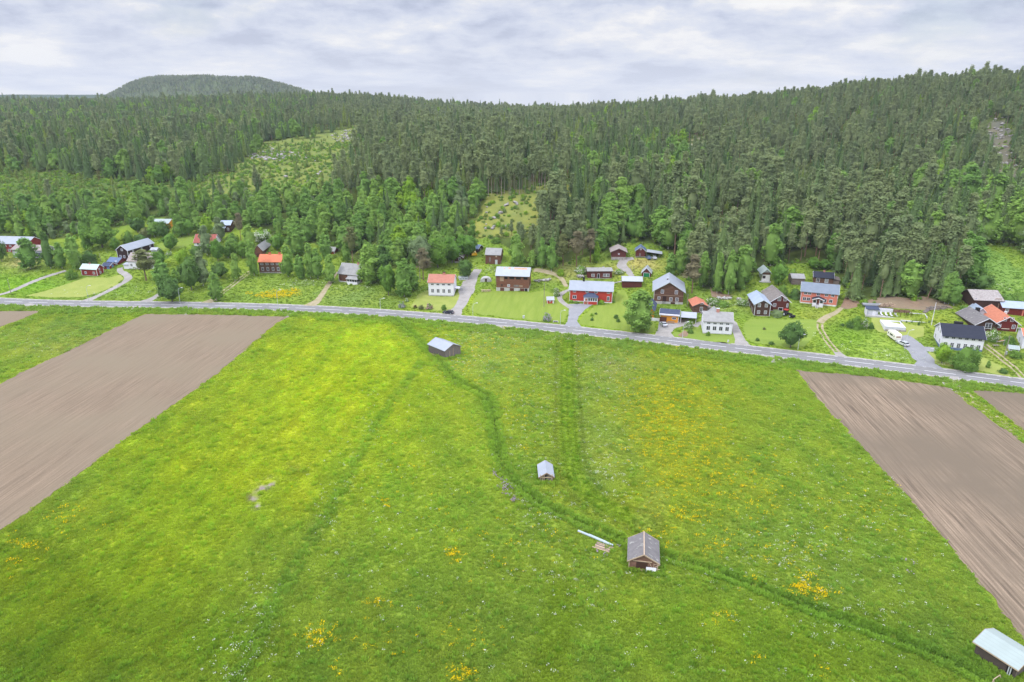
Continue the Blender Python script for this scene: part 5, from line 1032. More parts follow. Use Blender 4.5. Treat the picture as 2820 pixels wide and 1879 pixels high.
b = B('shed','weathered grey board shed with pale grey roof behind the blue-roofed red house','shed',(2179,784),(2214,785),766.5,753.5,6,'grey_log','grey_roof',barge='grey_board',over=.3); b.panel('door','F',.4,0,1.9,1.2,'grey_board',.05)
b = B('cottage','brown log cottage with a black roof behind the blue-roofed red house','cottage',(2239,782),(2293,785),763,748.5,7.5,'brown_log','black_roof',found=.3,barge='white',over=.4); b.win('F',.22,1.9,1.2,1.6,style='two'); b.win('F',.66,1.8,1.2,1.5,style='curtain'); b.chimney(.52,.8,.7,1.0,'brick'); b.box('lean_to','grey_log',b.L+.02,b.L+2.6,.4,6.5,-.5,2.2); b.leanroof('lean_to_roof','grey_board',b.L+.02,b.L+2.9,.1,6.8,2.9,2.2,axis='x')
b = B('cottage','small cottage with pale green roof over white lower and brown upper wall','cottage',(2097,775),(2119,776),751,743,8,'whitewash','metal_green',kind='gable',over=.9,barge='metal_green'); b.win('F',.25,2.0,1.0,1.0,'brown_door','two'); b.panel('upper_boards','F',.5,b.he-.9,b.he+.15,b.L,'brown_log',.06); b.panel('terrace_wall','F',.4,-1.0,.2,5,'concrete',1.4)
# --- right-hand farm
b = B('house','large white two-storey house with a black roof and basement garage','house',(2589,962),(2703,970),923,893.5,10.5,'white','black_roof',found=1.1,fmat='blue_plain',corner='white',over=.6)
for i in range(6): b.win('F',.10+.16*i,b.he-.75,1.0,.5,'thin','two'); b.win('F',.10+.16*i,b.he-3.4,1.0,1.6,'thin','cross')
for u, z in ((.38,b.he+.2),(.62,b.he+.2),(.2,b.he-3.0),(.74,b.he-3.0)): b.win('L',u,z,.9,1.4,'thin','cross')
b.chimney(.45,2.6,1.4,1.2,'black',.62); b.panel('garage_door','L',.72,-1.2,1.0,2.6,'blue_plain',.07); b.panel('garage_door','L',.92,-1.2,.9,1.4,'greywall',.08)
b = B('house','dark maroon house with an orange-red tile roof and white bargeboards','house',(2741.5,911),(2798,914.5),887.5,873,15,'red_dark','tile_y',kind='gable',corner='white',over=.9,rt=.2); b.row('F',2,.33,.67,4.6,.9,1.3); b.row('F',2,.12,.82,1.9,.9,1.3); b.panel('door','F',.45,-.3,.9,2.4,'brown_door',.05); MB().box(-1.3,1.3,-.07,-.002,.9,1.08).obj('door_frame','cream',b.root,(b.L*.45,0,0)); b.chimney(.35,.8,.7,.9,'whitewash',.62,'galv')
b = B('garage','brown wing with grey felt roof and one large white-framed window','garage',(2684,913),(2744,913),892,877,14,'brown_dark','felt',kind='gable',over=.8,rt=.18); b.win('F',.57,b.he-.6,2.0,1.9); b.chimney(.72,1.2,1.2,1.4,'black',.62)
b = B('shed','low shed with a pale blue roof squeezed behind the grey felt wing','shed',(2688,872),(2712,873),859,849,7,'greywall','blue_pale_y',kind='gable',over=.6)
b = B('barn','huge dark log barn with a mottled grey shingle roof','barn',(2679,851),(2754,855),825,798,12,'brown_dark','shingle',barge='grey_board',over=.6,gl=.6); b.win('F',.03,4.2,.5,.6,style='curtain'); b.panel('door','F',.9,0,2.8,.3,'timber',.06); b.panel('loft_door','F',.85,4.4,4.7,2.4,'timber',.05)
b = B('shed','long maroon shed with a pale blue metal roof at the right edge','shed',(2758,864),(2850,873),846,830,7.5,'red_dark','blue_pale',over=.5,barge=None); b.win('F',.14,1.9,.9,1.2); b.panel('door','F',.62,0,2.4,.5,'salmon',.05)
b = B('house','white house with an orange roof cut by the right picture edge','house',(2812,960),(2875,968),925,907,9,'white','orange',over=.6,corner='white'); b.win('F',.2,4.6,.9,.9,'thin'); b.win('F',.22,2.0,.9,1.5,'thin'); b.win('L',.5,2.0,.9,1.5,'thin')
b = B('greenhouse','low glass-roofed cold frame beside the round bush at the right edge','greenhouse',(2778,966),(2806,969),961,.9,3,'greywall','metal_green',over=.15); b.row('F',3,.2,.8,.5,.8,.5,style='two')
# --- field huts in the meadow
b = B('field_hut','grey plank field hut with a plain silver roof near the road','hut',(1226.5,990),(1268.5,976.5),966.5,948,9.4,'hut_board','metal_light_y',kind='gable',over=.35,barge='grey_board'); b.panel('sill_log','L',.5,-.3,.15,b.W+.4,'pale_wood',.25); b.panel('board','F',.3,.2,2.6,.18,'pale_wood',.05); b.panel('board','F',.52,.2,3.2,.16,'pale_wood',.05)
b = B('field_hut','smallest field hut with silver roof and a broken open front','hut',(1487,1327),(1522.5,1327),1312.5,1303,5.3,'hut_board_d','metal_light_y',kind='gable',over=.38,barge='timber')
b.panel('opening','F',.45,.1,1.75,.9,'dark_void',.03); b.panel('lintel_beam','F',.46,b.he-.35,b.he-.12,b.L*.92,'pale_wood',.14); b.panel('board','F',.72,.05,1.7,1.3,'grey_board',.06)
for u in (.02,.22,.33,.9,.98): b.panel('post','F',u,-.3,2.0,.14,'pale_wood',.10)
b = B('field_hut','brown log field hut with grey felt roof and cross-braced doors','hut',(1731.5,1566),(1809.5,1576),1541,1528,6.6,'hut_log','felt',kind='gable',over=.42,barge='pale_wood',rt=.14)
b.panel('sill_log','F',.5,.05,.28,b.L+.3,'pale_wood',.16); b.panel('lintel_beam','F',.46,b.he-.15,b.he,b.L*.68,'pale_wood',.12); dz = b.panel('door','F',.45,.55,1.95,b.L*.40,'brown_dark',.06)
x0 = b.L*.25; dw = b.L*.40
for (xa, za, xb, zb) in ((x0+.1,1.9,x0+dw*.3,.6),(x0+dw*.42,.5,x0+dw*.42,1.9),(x0+dw*.5,1.1,x0+dw*.95,1.75),(x0+dw*.38,1.75,x0+dw*.95,1.75),(x0+.05,.75,x0+dw*.95,.72)): MB().tube([(xa,-.1,za),(xb,-.1,zb)], .06, 5).obj('door_brace','pale_wood',dz)
MB().box(b.W*0-.09,.09,-.12,.08,-.3,b.he-.1).obj('corner_post','pale_wood',b.root); MB().box(b.L-.09,b.L+.09,-.12,.08,-.3,b.he-.1).obj('corner_post','pale_wood',b.root); mb = MB(); mb.box(b.L/2-.10,b.L/2+.10,-.45,b.W+.45,b.hr+.13,b.hr+.19).obj('ridge_board','pale_wood',b.roof)
HUT3 = b
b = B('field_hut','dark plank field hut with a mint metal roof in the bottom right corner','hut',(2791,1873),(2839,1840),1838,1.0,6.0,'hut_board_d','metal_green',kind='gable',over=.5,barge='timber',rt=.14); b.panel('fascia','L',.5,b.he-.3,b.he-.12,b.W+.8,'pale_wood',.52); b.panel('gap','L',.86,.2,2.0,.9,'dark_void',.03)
for u in (.84,.89): b.panel('board','L',u,-.2,2.1,.14,'galv',.16)
HUT4 = b
# ================================================================== vehicles and small things
def wheel(parent, x, y, r, w=.2):
    t = MB().tube([(x,y-w/2,r),(x,y+w/2,r)], r, 14).obj('wheel', 'rubber', parent); MB().tube([(x,y-w/2-.012,r),(x,y+w/2+.012,r)], r*.55, 10).obj('rim', 'galv', t); return t
def car(label, loc, rz, paint_, L=4.5, Wd=1.8, wagon=False, name='car'):
    t = thing(name, label, 'car', loc, rz); fn = lambda a,c,z: (c,a,z); h = .78
    sec = [(-L/2,.35),(-L/2,.72),(-L/2+.15,.86),(-L*.18,h+.16),(L*.5-.55,h+.18),(L/2-.05,.80),(L/2,.40),(L/2-.1,.25),(-L/2+.1,.25)]
    MB().prism(sec, -Wd/2, Wd/2, fn).obj('body', paint_, t)
    r0 = L*.30 if not wagon else L*.44; cb = [(-L*.20,h+.10),(-L*.07,1.36),(-L*.02,1.42),(r0-.45,1.42),(r0,h+.12)]
    MB().prism(cb, -Wd/2+.10, Wd/2-.10, fn).obj('windows', 'glass', t)
    MB().prism([(-L*.06,1.38),(-L*.02,1.45),(r0-.45,1.45),(r0-.38,1.36)], -Wd/2+.14, Wd/2-.14, fn).obj('roof', paint_, t)
    for y in (-Wd/2+.28, Wd/2-.28):
        MB().box(-L/2-.02,-L/2+.06,y-.17,y+.17,.58,.72).obj('headlight','white',t); MB().box(L/2-.05,L/2+.03,y-.15,y+.15,.60,.76).obj('tail_light','paint_red',t)
    for x in (-L*.31, L*.30):
        for y in (-Wd/2+.08, Wd/2-.08): wheel(t, x, y, .32)
    return t
def heading(a, b_):
    p, q = at(*a), at(*b_); return math.atan2(q.y-p.y, q.x-p.x), p
hd, _ = heading((1221,862),(1250,865)); p = at(1235,864); car('dark blue estate car on the road at the mouth of the white house drive', p + Vector((0,0,.08)), hd, 'paint_dark', 4.7, 1.85, True)
p = at(1827,897); car('silver car parked in front of the brown garage door of the yellow house', p + Vector((0,0,.08)), math.radians(-82), 'paint_silver')
hd, _ = heading((2474,941),(2496,952)); p = at(2485,950); car('grey estate car parked behind the caravan on the asphalt drive', p + Vector((0,0,.08)), hd, 'paint_silver', 4.8, 1.85, True)
p = at(1785,713); car('blue car under the open carport next to the storehouse', p, math.radians(-80), 'paint_blue', 4.3); p = at(1801,713); car('pale car parked rightmost under the open carport', p, math.radians(-85), 'paint_silver', 4.2)
# caravan
hd, _ = heading((2446,920),(2466,938)); p = at(2461,934); t = thing('caravan','cream white caravan parked on the asphalt drive beside the pool','caravan',p + Vector((0,0,.1)),hd); fn = lambda a,c,z: (c,a,z)
MB().prism([(-3.1,.55),(-3.15,1.6),(-2.85,2.55),(-2.4,2.68),(2.5,2.68),(3.0,2.4),(3.15,1.3),(3.05,.5)], -1.15, 1.15, fn).obj('body','caravan',t); MB().box(-1.1,1.1,-1.19,-1.16,1.35,1.95).obj('window','glass',t); MB().box(1.9,2.4,-1.19,-1.16,1.35,1.95).obj('window','glass',t); MB().box(-2.5,-2.0,-1.19,-1.16,1.35,1.95).obj('window','glass',t); MB().box(3.12,3.17,-.8,.8,1.45,2.05).obj('window','timber',t)
wheel(t,0,-1.0,.33); wheel(t,0,1.0,.33); MB().tube([(3.0,0,.55),(4.3,0,.5)], .05, 6).obj('drawbar','galv',t)
# tractor by the twin barns
p = at(2168,871); t = thing('tractor','dark old tractor with a red cab roof beside the twin brown barns','tractor',p,math.radians(-50)); MB().prism([(-.2,.9),(-.2,1.55),(1.9,1.45),(1.95,.8)],-.38,.38,fn).obj('hood','black',t); MB().prism([(-1.5,1.1),(-1.45,2.5),(-.1,2.5),(0,1.1)],-.75,.75,fn).obj('cab','glass',t); MB().box(-1.7,.1,-.9,.9,2.5,2.66).obj('cab_roof','paint_red',t)
for y in (-.85,.85): wheel(t,-1.0,y,.8,.4); wheel(t,1.5,y*.85,.45,.28)
MB().box(2.0,2.9,-1.0,1.0,.2,.9).obj('loader_bucket','black',t)
# yellow digger
p = at(1303,702); t = thing('digger','bright yellow tracked digger with two cabs by the black shed','digger',p,math.radians(-70)); MB().prism([(-2.2,.7),(-2.2,1.9),(-.4,2.0),(1.9,1.5),(2.0,.7)],-1.1,1.1,fn).obj('body','paint_yellow',t); MB().prism([(-.6,1.8),(-.5,3.1),(.7,3.1),(.9,1.7)],-1.05,.1,fn).obj('cab','paint_yellow',t); MB().box(.72,.92,-.95,0,2.0,2.9).obj('windscreen','glass',t); MB().prism([(-2.0,1.8),(-1.9,2.7),(-.9,2.7),(-.8,1.8)],.2,1.05,fn).obj('engine_cover','paint_yellow',t)
for y in (-1.0,1.0): MB().prism([(-2.1,.1),(-2.3,.5),(-2.0,.8),(1.8,.8),(2.1,.45),(1.9,.05)],y-.28,y+.28,fn).obj('track','rubber',t)
MB().box(2.0,2.25,-1.4,1.4,.1,1.1).obj('blade','paint_yellow',t)
# covered boat / trailer and wood pile by the earth bank
p = at(2400,843); t = thing('boat','grey boat-shaped hull lying at the foot of the earth bank','boat',p,math.radians(-8)); MB().prism([(-1.1,.5),(-.9,1.0),(0,1.25),(.9,1.0),(1.1,.5)],-3.6,2.6,lambda a,c,z:(a,c,z)).obj('hull','paint_grey',t); MB().prism([(-.9,.55),(-.7,.95),(0,1.15),(.7,.95),(.9,.55)],2.6,3.9,lambda a,c,z:(a,c*(1-.6*(a-2.6)/1.3),z)).obj('bow','galv',t)
for x in (-2.2,1.6): MB().box(x-.1,x+.1,-1.0,1.0,-.2,.5).obj('trestle','grey_board',t)
r = random.Random(5)
def heap(name, label, cat, loc, n, lx, ly, hh, fnc, mats):
    t = thing(name, label, cat, loc, 0)
    mb = MB()
    for i in range(n):
        x, y = r.uniform(-lx,lx), r.uniform(-ly,ly); z = hh*max(0,1-(x/lx)**2)*max(0,1-(y/ly)**2)*r.random(); fnc(mb, x, y, z, i)
    mb.obj('pile', mats, t); return t
def log_(mb, x, y, z, i): a = r.random()*3.14; l = r.uniform(.25,.6); mb.tube([(x-math.cos(a)*l,y-math.sin(a)*l,z+.05),(x+math.cos(a)*l,y+math.sin(a)*l,z+.1)], r.uniform(.07,.13), 6, i % 2)
heap('firewood_pile','heap of split pinkish firewood at the foot of the earth bank','firewood',at(2445,842),150,3.4,1.3,1.3,log_,['pale_wood','timber']); heap('brush_pile','grey heap of branches below the white birch trunks','brush pile',at(2590,850),90,5,1.5,1.2,log_,['grey_board','pole_wood'])
heap('brush_pile','brown heap of branches at the wood edge behind the birches','brush pile',at(1087,664),60,4,1.2,.9,log_,['timber','pole_wood'])
def stone_(mb, x, y, z, i):
    s = r.uniform(.25,.75); b0 = len(mb.v); d = rnd_dirs(12, np.random.default_rng(i+999))
    import bmesh
    bm = bmesh.new()
    for q in d: bm.verts.new((x+q[0]*s, y+q[1]*s, z+q[2]*s*.75+.15))
    bmesh.ops.convex_hull(bm, input=bm.verts); bm.verts.index_update()
    vs_ = [tuple(v.co) for v in bm.verts]; mb.v += vs_
    for f in bm.faces: mb.f.append(tuple(b0+v.index for v in f.verts)); mb.m.append(i % 2)
    bm.free()
def stones(label, a, c, n, w=.8, name='stone_wall', cat='stone wall'):
    p, q = at(*a), at(*c); t = thing(name, label, cat, p, math.atan2(q.y-p.y,q.x-p.x)); l = (q-p).length; dz = (q.z-p.z)/l; mb = MB()
    for i in range(n): x = r.uniform(0,l); stone_(mb, x, r.uniform(-w,w), x*dz + r.uniform(0,.6), i)
    mb.obj('stones', ['stone','concrete'], t)
stones('tumbled dry stone wall running right from the rusty-roofed barn',(1472,776),(1515,772),70,.9); stones('left length of old stone foundation in the weeds above the white house',(1977,824),(2014,824),45,.5,'stone_foundation','foundation'); stones('right length of old stone foundation in the weeds above the dark plank house',(2027,826),(2040,826),18,.5,'stone_foundation','foundation')
# stone cellar mound
p = at(1338,777); t = thing('root_cellar','round stone root cellar with a dark door beside the gravel drive','cellar',p,0); mb = MB(); V = []
for k in range(13):
    a = math.pi*k/12; V.append((-math.cos(a)*2.7, math.sin(a)*2.3-.2))
MB().prism(V, 0, 3.2, lambda a,c,z:(c,a,z)).obj('stone_vault','concrete',t); MB().box(-.45,.5,-.06,-.005,0,1.6).obj('door','brown_dark',t)
stones('rounded heap of boulders left of the long log cabin',(1590,762),(1606,764),40,1.2,'boulder_heap','boulders')
# pool terrace
p0, p1 = at(2385,872), at(2462,874); rz = math.atan2(p1.y-p0.y,p1.x-p0.x); l = (p1-p0).length*2.15
zz = max(tz(p0.x+a*math.cos(rz)-c*math.sin(rz), p0.y+a*math.sin(rz)+c*math.cos(rz)) for a in (0,l*.3,l*.6,l) for c in (0,3)); p0.z = min(zz - .1, p0.z + .55)
t = thing('terrace','long pool terrace with pale walls, corner hut and brown pergola','terrace',p0,rz)
MB().box(-.3,l,-.6,4.2,-3.2,.12).obj('deck','concrete',t); MB().box(0,l*.47,4.0,4.25,.12,2.3).obj('wall','white',t); MB().box(-.2,.02,0,4.2,.12,2.3).obj('wall','white',t); MB().box(l*.74,l,3.2,3.45,-.6,1.6).obj('wall','white',t); MB().box(l-.25,l,-.5,3.2,-.6,1.5).obj('wall','greywall',t); MB().box(0,l*.47,4.26,5.4,.12,2.22).obj('bank','brown_dark',t)
hu = MB().box(.1,4.2,.9,4.0,.12,2.3).obj('hut','greywall',t); MB().prism([(.4,2.32),(.4,2.45),(4.5,2.75),(4.5,2.6)],-.3,4.6,lambda a,c,z:(a,c,z)).obj('hut_roof','navy',hu); MB().box(2.2,3.3,.86,.895,.14,2.0).obj('door','white',hu)
pg = link('pergola', None, t)
for x in (l*.48,l*.57,l*.66,l*.74):
    for y in (.6,3.8): MB().box(x-.07,x+.07,y-.07,y+.07,.12,2.35).obj('post','brown_door',pg)
for k in range(13): x = l*.47 + k*l*.023; MB().box(x-.03,x+.03,.3,4.1,2.36,2.5).obj('slat','brown_door',pg)
MB().box(l*.48,l*.74,3.9,3.96,.12,2.3).obj('screen','timber',pg); MB().box(l*.60,l*.93,1.2,2.6,.12,.55).obj('bench','brown_door',t)
def deckchair(i, lab):
    q = Vector((5.6+1.75*i, 1.6, .12)); w_ = p0 + Vector((q.x*math.cos(rz)-q.y*math.sin(rz), q.x*math.sin(rz)+q.y*math.cos(rz), .12)); c = thing('deck_chair', lab, 'chair', w_, rz+.25, 'white deck chairs on the pool terrace')
    MB().prism([(-.9,.30),(-.9,.38),(.45,.42),(.45,.34)],-.32,.32,lambda a,c_,z:(a,c_,z)).obj('seat','white',c); MB().prism([(.40,.36),(.95,1.15),(1.03,1.12),(.48,.34)],-.32,.32,lambda a,c_,z:(a,c_,z)).obj('backrest','white',c)
    for x in (-.26,.22):
        for y in (-.7,.4): MB().box(x,x+.05,y,y+.05,0,.33).obj('leg','white',c)
for i, lab in enumerate(('white deck chair nearest the terrace hut','second white deck chair from the terrace hut','third white deck chair from the terrace hut','white deck chair closest to the pergola')): deckchair(i, lab)
a_, b_, c_ = at(2436,912), at(2493,914), at(2415,886); rz = math.atan2(b_.y-a_.y,b_.x-a_.x); l = (b_-a_).length; t = thing('swimming_pool','raised swimming pool with grey walls under a white cover','pool',a_,rz+.02)
MB().box(0,l,0,.2,-1.2,1.9).obj('wall','greywall',t); MB().box(0,l,8.3,8.5,-1.2,1.9).obj('wall','white',t); MB().box(0,.2,.2,8.3,-1.2,1.9).obj('wall','white',t); MB().box(l-.2,l,.2,8.3,-1.2,1.9).obj('wall','white',t); MB().box(.2,l-.2,.2,8.3,0,1.25).obj('cover','white',t); MB().box(-.1,l+.2,-.25,-.01,-1.6,.9).obj('plinth','stone',t)
p, q = at(2480,886), at(2578,890); t = thing('garden_wall','low pale garden wall with small conifers along the pool lawn','wall',p,math.atan2(q.y-p.y,q.x-p.x)); MB().box(0,(q-p).length,0,.35,-.6,.55).obj('masonry','greywall',t); MB().box(-.03,(q-p).length+.03,-.04,.39,.55,.62).obj('coping','white',t)
for i, x in enumerate((2481,2496,2511,2558)): px_tree('bush', x, 889, 882, 5, ['small round shrub at the left end of the garden wall','second small round shrub along the garden wall','third small round shrub along the garden wall','small round shrub at the right end of the garden wall'][i], tint='dark')
px_tree('bush', 2530, 896, 884, 7, 'slim dark conifer shrub in front of the garden wall', tint='dark')
p0_, p1_ = at(2545,862), at(2568,846); t = thing('stairs','grey timber stairs climbing the earth bank','stairs',p0_,math.atan2(p1_.y-p0_.y,p1_.x-p0_.x)); l = (p1_-p0_).length
for i in range(10): MB().box(l*i/10,l*(i+1)/10,-.7,.7,-.8,.35+(p1_.z-p0_.z)*(i+.5)/10).obj('step','grey_board',t)
# flagpole
p = at(2564.5,896); t = thing('flagpole','tall white flagpole behind the big white house','flagpole',p,0); d = p.y*ct-(p.z-H)*st; hh = z_at_row(p.y,833)-p.z; MB().tube([(0,0,-.3),(0,0,hh)],[.14,.08],8).obj('pole','white',t); MB().tube([(0,0,hh),(0,0,hh+.1),(0,0,hh+.22)],[.06,.14,.05],8).obj('finial','pole_wood',t)
# street lamps and utility poles
def lamp(x, y, hx, hy, label):
    p = at(x, y); h = z_at_row(p.y, hy)-p.z; dx = (hx-x)*(p.y*ct-(p.z-H)*st)/F; dx -= p.x/p.y*0; t = thing('street_lamp', label, 'street lamp', p, 0, 'street lamps along the road'); s = 1 if dx > 0 else -1
    MB().tube([(0,0,-.3),(0,0,h*.82),(s*.25,0,h*.95),(s*1.3,.2,h)],[.085,.065,.055,.045],8).obj('pole','galv',t); MB().prism([(-.14,-.06),(-.10,.10),(.10,.10),(.14,-.06)],s*1.25,s*2.0,lambda a,c,z:(a,c+.2,z+h)).obj('lamp_head','white',t)
for a_ in ((248,844,255,787,'thin street lamp on the field side near the far left drive'),(497,838,503,793,'street lamp in front of the roadside thicket'),(767,852,769,799,'thin street lamp before the orange-roofed house meadow'),(1048,852,1049,822,'street lamp in front of the brown porch house meadow'),(1303,898,1311,835,'street lamp on the field side opposite the gravel drive'),(1543,897,1551,855,'street lamp beside the main red house drive'),(1879,934,1885,887,'street lamp beside the dug garden bed'),(2197,964,2205,922,'street lamp under the round garden tree'),(2491,964,2501,909,'tall street lamp beside the parked grey estate car'),(2549,991,2551,961,'short lamp post at the mouth of the asphalt drive')): lamp(*a_)
def pole(x, y, top, label, cross=False, name='utility_pole'):
    p = at(x, y); h = z_at_row(p.y, top)-p.z; t = thing(name, label, 'pole', p, .2); MB().tube([(0,0,-.4),(0,0,h)],[.15,.10],8).obj('pole','pole_wood',t)
    if cross: MB().box(-.8,.8,-.05,.05,h-.5,h-.38).obj('crossarm','pole_wood',t)
    else: MB().tube([(0,0,h),(0,0,h+.12)],[.11,.06],8).obj('cap','galv',t)
for a_ in ((278,721,698,'short utility pole behind the blue-door shed'),(31,811,770,'utility pole beside the farm track at the far left'),(1157,777,734,'utility pole left of the salmon-roofed white house'),(1498,845,781,'tall utility pole on the lawn by the little playhouse'),(1892,845,811,'utility pole between the big brown barn and orange-roofed cabin'),(2766,984,925,'leaning utility pole at the right edge garden',True),(2303,845,822,'short wooden pole at the right corner of the blue-roofed red house'),(1366,778,742,'thin utility pole at the left corner of the rusty-roofed barn')): pole(*a_)
# garden and road things
p = at(1338,803); t = thing('picnic_bench','pale wooden picnic bench set on the lawn by the root cellar','bench',p,.05); 
for x in (-1.15,1.15): MB().box(x-1.0,x+1.0,-.45,.45,.66,.74).obj('table_top','pale_wood',t); MB().box(x-.08,x+.08,-.4,.4,-.1,.66).obj('leg','timber',t)
for y in (-1.0,1.0): MB().box(-2.1,2.1,y-.16,y+.16,.40,.46).obj('seat','pale_wood',t); MB().box(-.1,.1,y-.1,y+.1,-.1,.4).obj('leg','timber',t)
p = at(1530,893); t = thing('mailbox_stand','white roadside stand with a row of dark mailboxes','mailboxes',p,-.12); MB().box(-1.0,1.0,0,.12,.75,1.35).obj('board','white',t); 
for i in range(4): MB().box(-.72+.38*i,-.40+.38*i,-.28,-.004,.82,1.22).obj('mailbox','black',t)
for x in (-.9,.9): MB().box(x-.05,x+.05,.02,.1,-.2,.75).obj('post','pole_wood',t)
def cabinet(x, y, w, h, mat_, label):
    p = at(x, y); t = thing('utility_cabinet', label, 'cabinet', p, 0); MB().box(-w/2,w/2,-w*.3,w*.3,-.2,h).obj('case',mat_,t); MB().box(-w/2-.04,w/2+.04,-w*.3-.04,w*.3+.04,h,h+.07).obj('lid','galv',t); MB().box(-w*.35,w*.35,-w*.3-.02,-w*.3-.002,.1,h*.85).obj('door','greywall',t)
cabinet(1442,877,.8,1.1,'concrete','grey cabinet on the grass verge below the rusty-roofed barn'); cabinet(2005,943,.5,.8,'white','small white cabinet on the verge in front of the grey-roofed white house'); cabinet(2770,977,.7,1.1,'greywall','grey cabinet at the foot of the leaning utility pole'); cabinet(1271,800,.7,1.1,'black','black bin beside the salmon-roofed white house')
p, q = at(1735,738), at(1746,738)
for i, (x, lab) in enumerate(((1737.5,'left rough fence post above the closed maroon shed'),(1745.5,'right rough fence post above the closed maroon shed'))): pole(x, 743, 732, lab, name='fence_post')
p = at(2740,992); t = thing('garden_table','dark garden table on the lawn by the big white house','table',at(2741,956),.1); MB().box(-1.0,1.0,-.5,.5,.68,.75).obj('table_top','grey_board',t)
for x in (-.85,.85):
    for y in (-.4,.4): MB().box(x-.04,x+.04,y-.04,y+.04,-.1,.68).obj('leg','black',t)
p = at(2755,947); t = thing('slide','white and pink playground slide in the right-hand garden','slide',p,-1.1); MB().prism([(-1.6,.1),(-1.6,.2),(1.2,1.7),(1.2,1.6)],-.45,.45,lambda a,c,z:(c,a,z)).obj('chute','whitewash',t); MB().prism([(-1.6,.2),(-1.6,.42),(1.2,1.92),(1.2,1.7)],.45,.5,lambda a,c,z:(c,a,z)).obj('rail','salmon',t)
for y in (-.4,.4): MB().box(1.2,1.28,y-.04,y+.04,-.2,2.3).obj('ladder_post','galv',t)
p = at(1290,875); t = thing('garden_table','small patio bench on the white slab by the yellow garage','bench',at(1848,893),-.05); MB().box(-2.2,2.2,-.9,.9,-.05,.1).obj('slab','concrete',t); MB().box(-1.4,1.4,.1,.5,.42,.5).obj('seat','timber',t); MB().box(-1.4,1.4,.5,.56,.6,1.0).obj('backrest','timber',t)
for x in (-1.2,1.2): MB().box(x-.05,x+.05,.15,.5,.1,.42).obj('leg','timber',t)
# pipe and planks in the meadow
p, q = at(1592,1466), at(1688,1505); rz = math.atan2(q.y-p.y,q.x-p.x); l = (q-p).length; t = thing('drain_pipe','long pale blue plastic pipe lying in the grass by the log hut','pipe',p,rz); mb = MB().tube([(0,0,.35),(l*.5,.05,.33),(l,0,.3)],.24,12); mb.obj('pipe','pipe',t); MB().tube([(l*.28,.42,.25),(l*.8,.38,.22)],.14,10).obj('thin_pipe','pipe',t)
p = at(1662,1509); t = thing('plank_pile','loose stack of weathered planks beside the pale pipe','planks',p,rz+.12)
for i in range(9): MB().box(-1.8+r.uniform(-.3,.3),1.7+r.uniform(-.3,.3),-1.05+.24*i,-.86+.24*i,.12+.05*(i%2),.19+.05*(i%2)).obj('plank',['pale_wood','timber','grey_board'][i%3],t)
bb = HUT3; w_ = bb.wp(bb.L*.78,-.55,-.05); t = thing('white_board','white sheet leaning against the front of the log hut','board',w_,bb.rz); MB().prism([(0,0),(.04,0),(.36,1.12),(.32,1.12)],-.95,.95,lambda a,c,z:(a,c,z)).obj('sheet','white',t); 
w_ = HUT4.wp(-2.8,1.2,-.2); t = thing('trestle','pale timber trestle frame beside the mint-roofed hut','trestle',w_,HUT4.rz)
for (a1,b1) in (((-1,0,0),(-.8,0,1.1)),((1.2,0,0),(1,0,1.1)),((-.8,0,1.1),(1,0,1.1)),((-.9,-.5,0),(-.8,0,1.1)),((1.1,-.5,0),(1,0,1.1))): MB().tube([a1,b1],.06,5).obj('rail','pale_wood',t)
# ================================================================== meadow plants, boulders, haze
def tuft_mesh(name, n, h, w, r, mat, lean=.5):
    V = []; Q = []
    for i in range(n):
        a = r.uniform(0,6.28); q = r.uniform(0,w); x, y = math.cos(a)*q, math.sin(a)*q; b = r.uniform(0,6.28); s = .09*r.uniform(.7,1.4); hh = h*r.uniform(.55,1.1); lx, ly = math.cos(a)*lean*hh*r.uniform(.2,1), math.sin(a)*lean*hh*r.uniform(.2,1)
        k = len(V); V += [(x-math.cos(b)*s,y-math.sin(b)*s,-.05),(x+math.cos(b)*s,y+math.sin(b)*s,-.05),(x+lx+math.cos(b)*s*.8,y+ly+math.sin(b)*s*.8,hh),(x+lx-math.cos(b)*s*.5,y+ly-math.sin(b)*s*.5,hh*.93)]; Q.append((k,k+1,k+2,k+3))
    return npmesh(name, np.array(V), np.array(Q), [mat])
def blossom_mesh(name, n, h, w, size, r, mat):
    C = np.stack([r.uniform(-w,w,n), r.uniform(-w,w,n), h*r.uniform(.75,1.1,n)], 1); V, Q = leaf_quads(C, np.tile((0,0,1.), (n,1)), size, r); return npmesh(name, V, Q, [mat])
grass_mat = leafmat('meadow_grass', (.2,.3,.03), (.2,.3,.03), .45, .6, 'tcol', (.95,1.06))
rr = np.random.default_rng(5)
GK = kinds_collection('grass tufts', [tuft_mesh('grass tuft', 16, .20, .34, rr, grass_mat, 1.1) for _ in range(4)] + [tuft_mesh('tall herb', 26, .6, .42, rr, grass_mat, .6) for _ in range(3)])
n = 280000; Y = 72 + 215*rr.random(n)**1.25; X = rr.uniform(-1,1,n)*(Y*.82+14); px, py = proj(X, Y, 0*X)
ok = (road_d(X, Y) < -5.2) & (px > -150) & (px < 2980) & (py < 2000)
for P in (PLOUGH_L, PLOUGH_L2, PLOUGH_R, PLOUGH_R2): ok &= ~inpoly(px, py, P)
dt = dist_line(X, Y, TRACK); ok &= (dt > 2.6) | (rr.random(n) < .6)
bare = np.clip(sum(gauss(px, py, t)*1.6 for t in PATCH if t[2] < 20), 0, 1); ok &= (rr.random(n) > bare) & (dist_line(X, Y, DITCHW) > .45)
X, Y, px, py = X[ok], Y[ok], px[ok], py[ok]; Z = terrain(X, Y); dl = dist_line(X, Y, DITCHW); rd = road_d(X, Y)
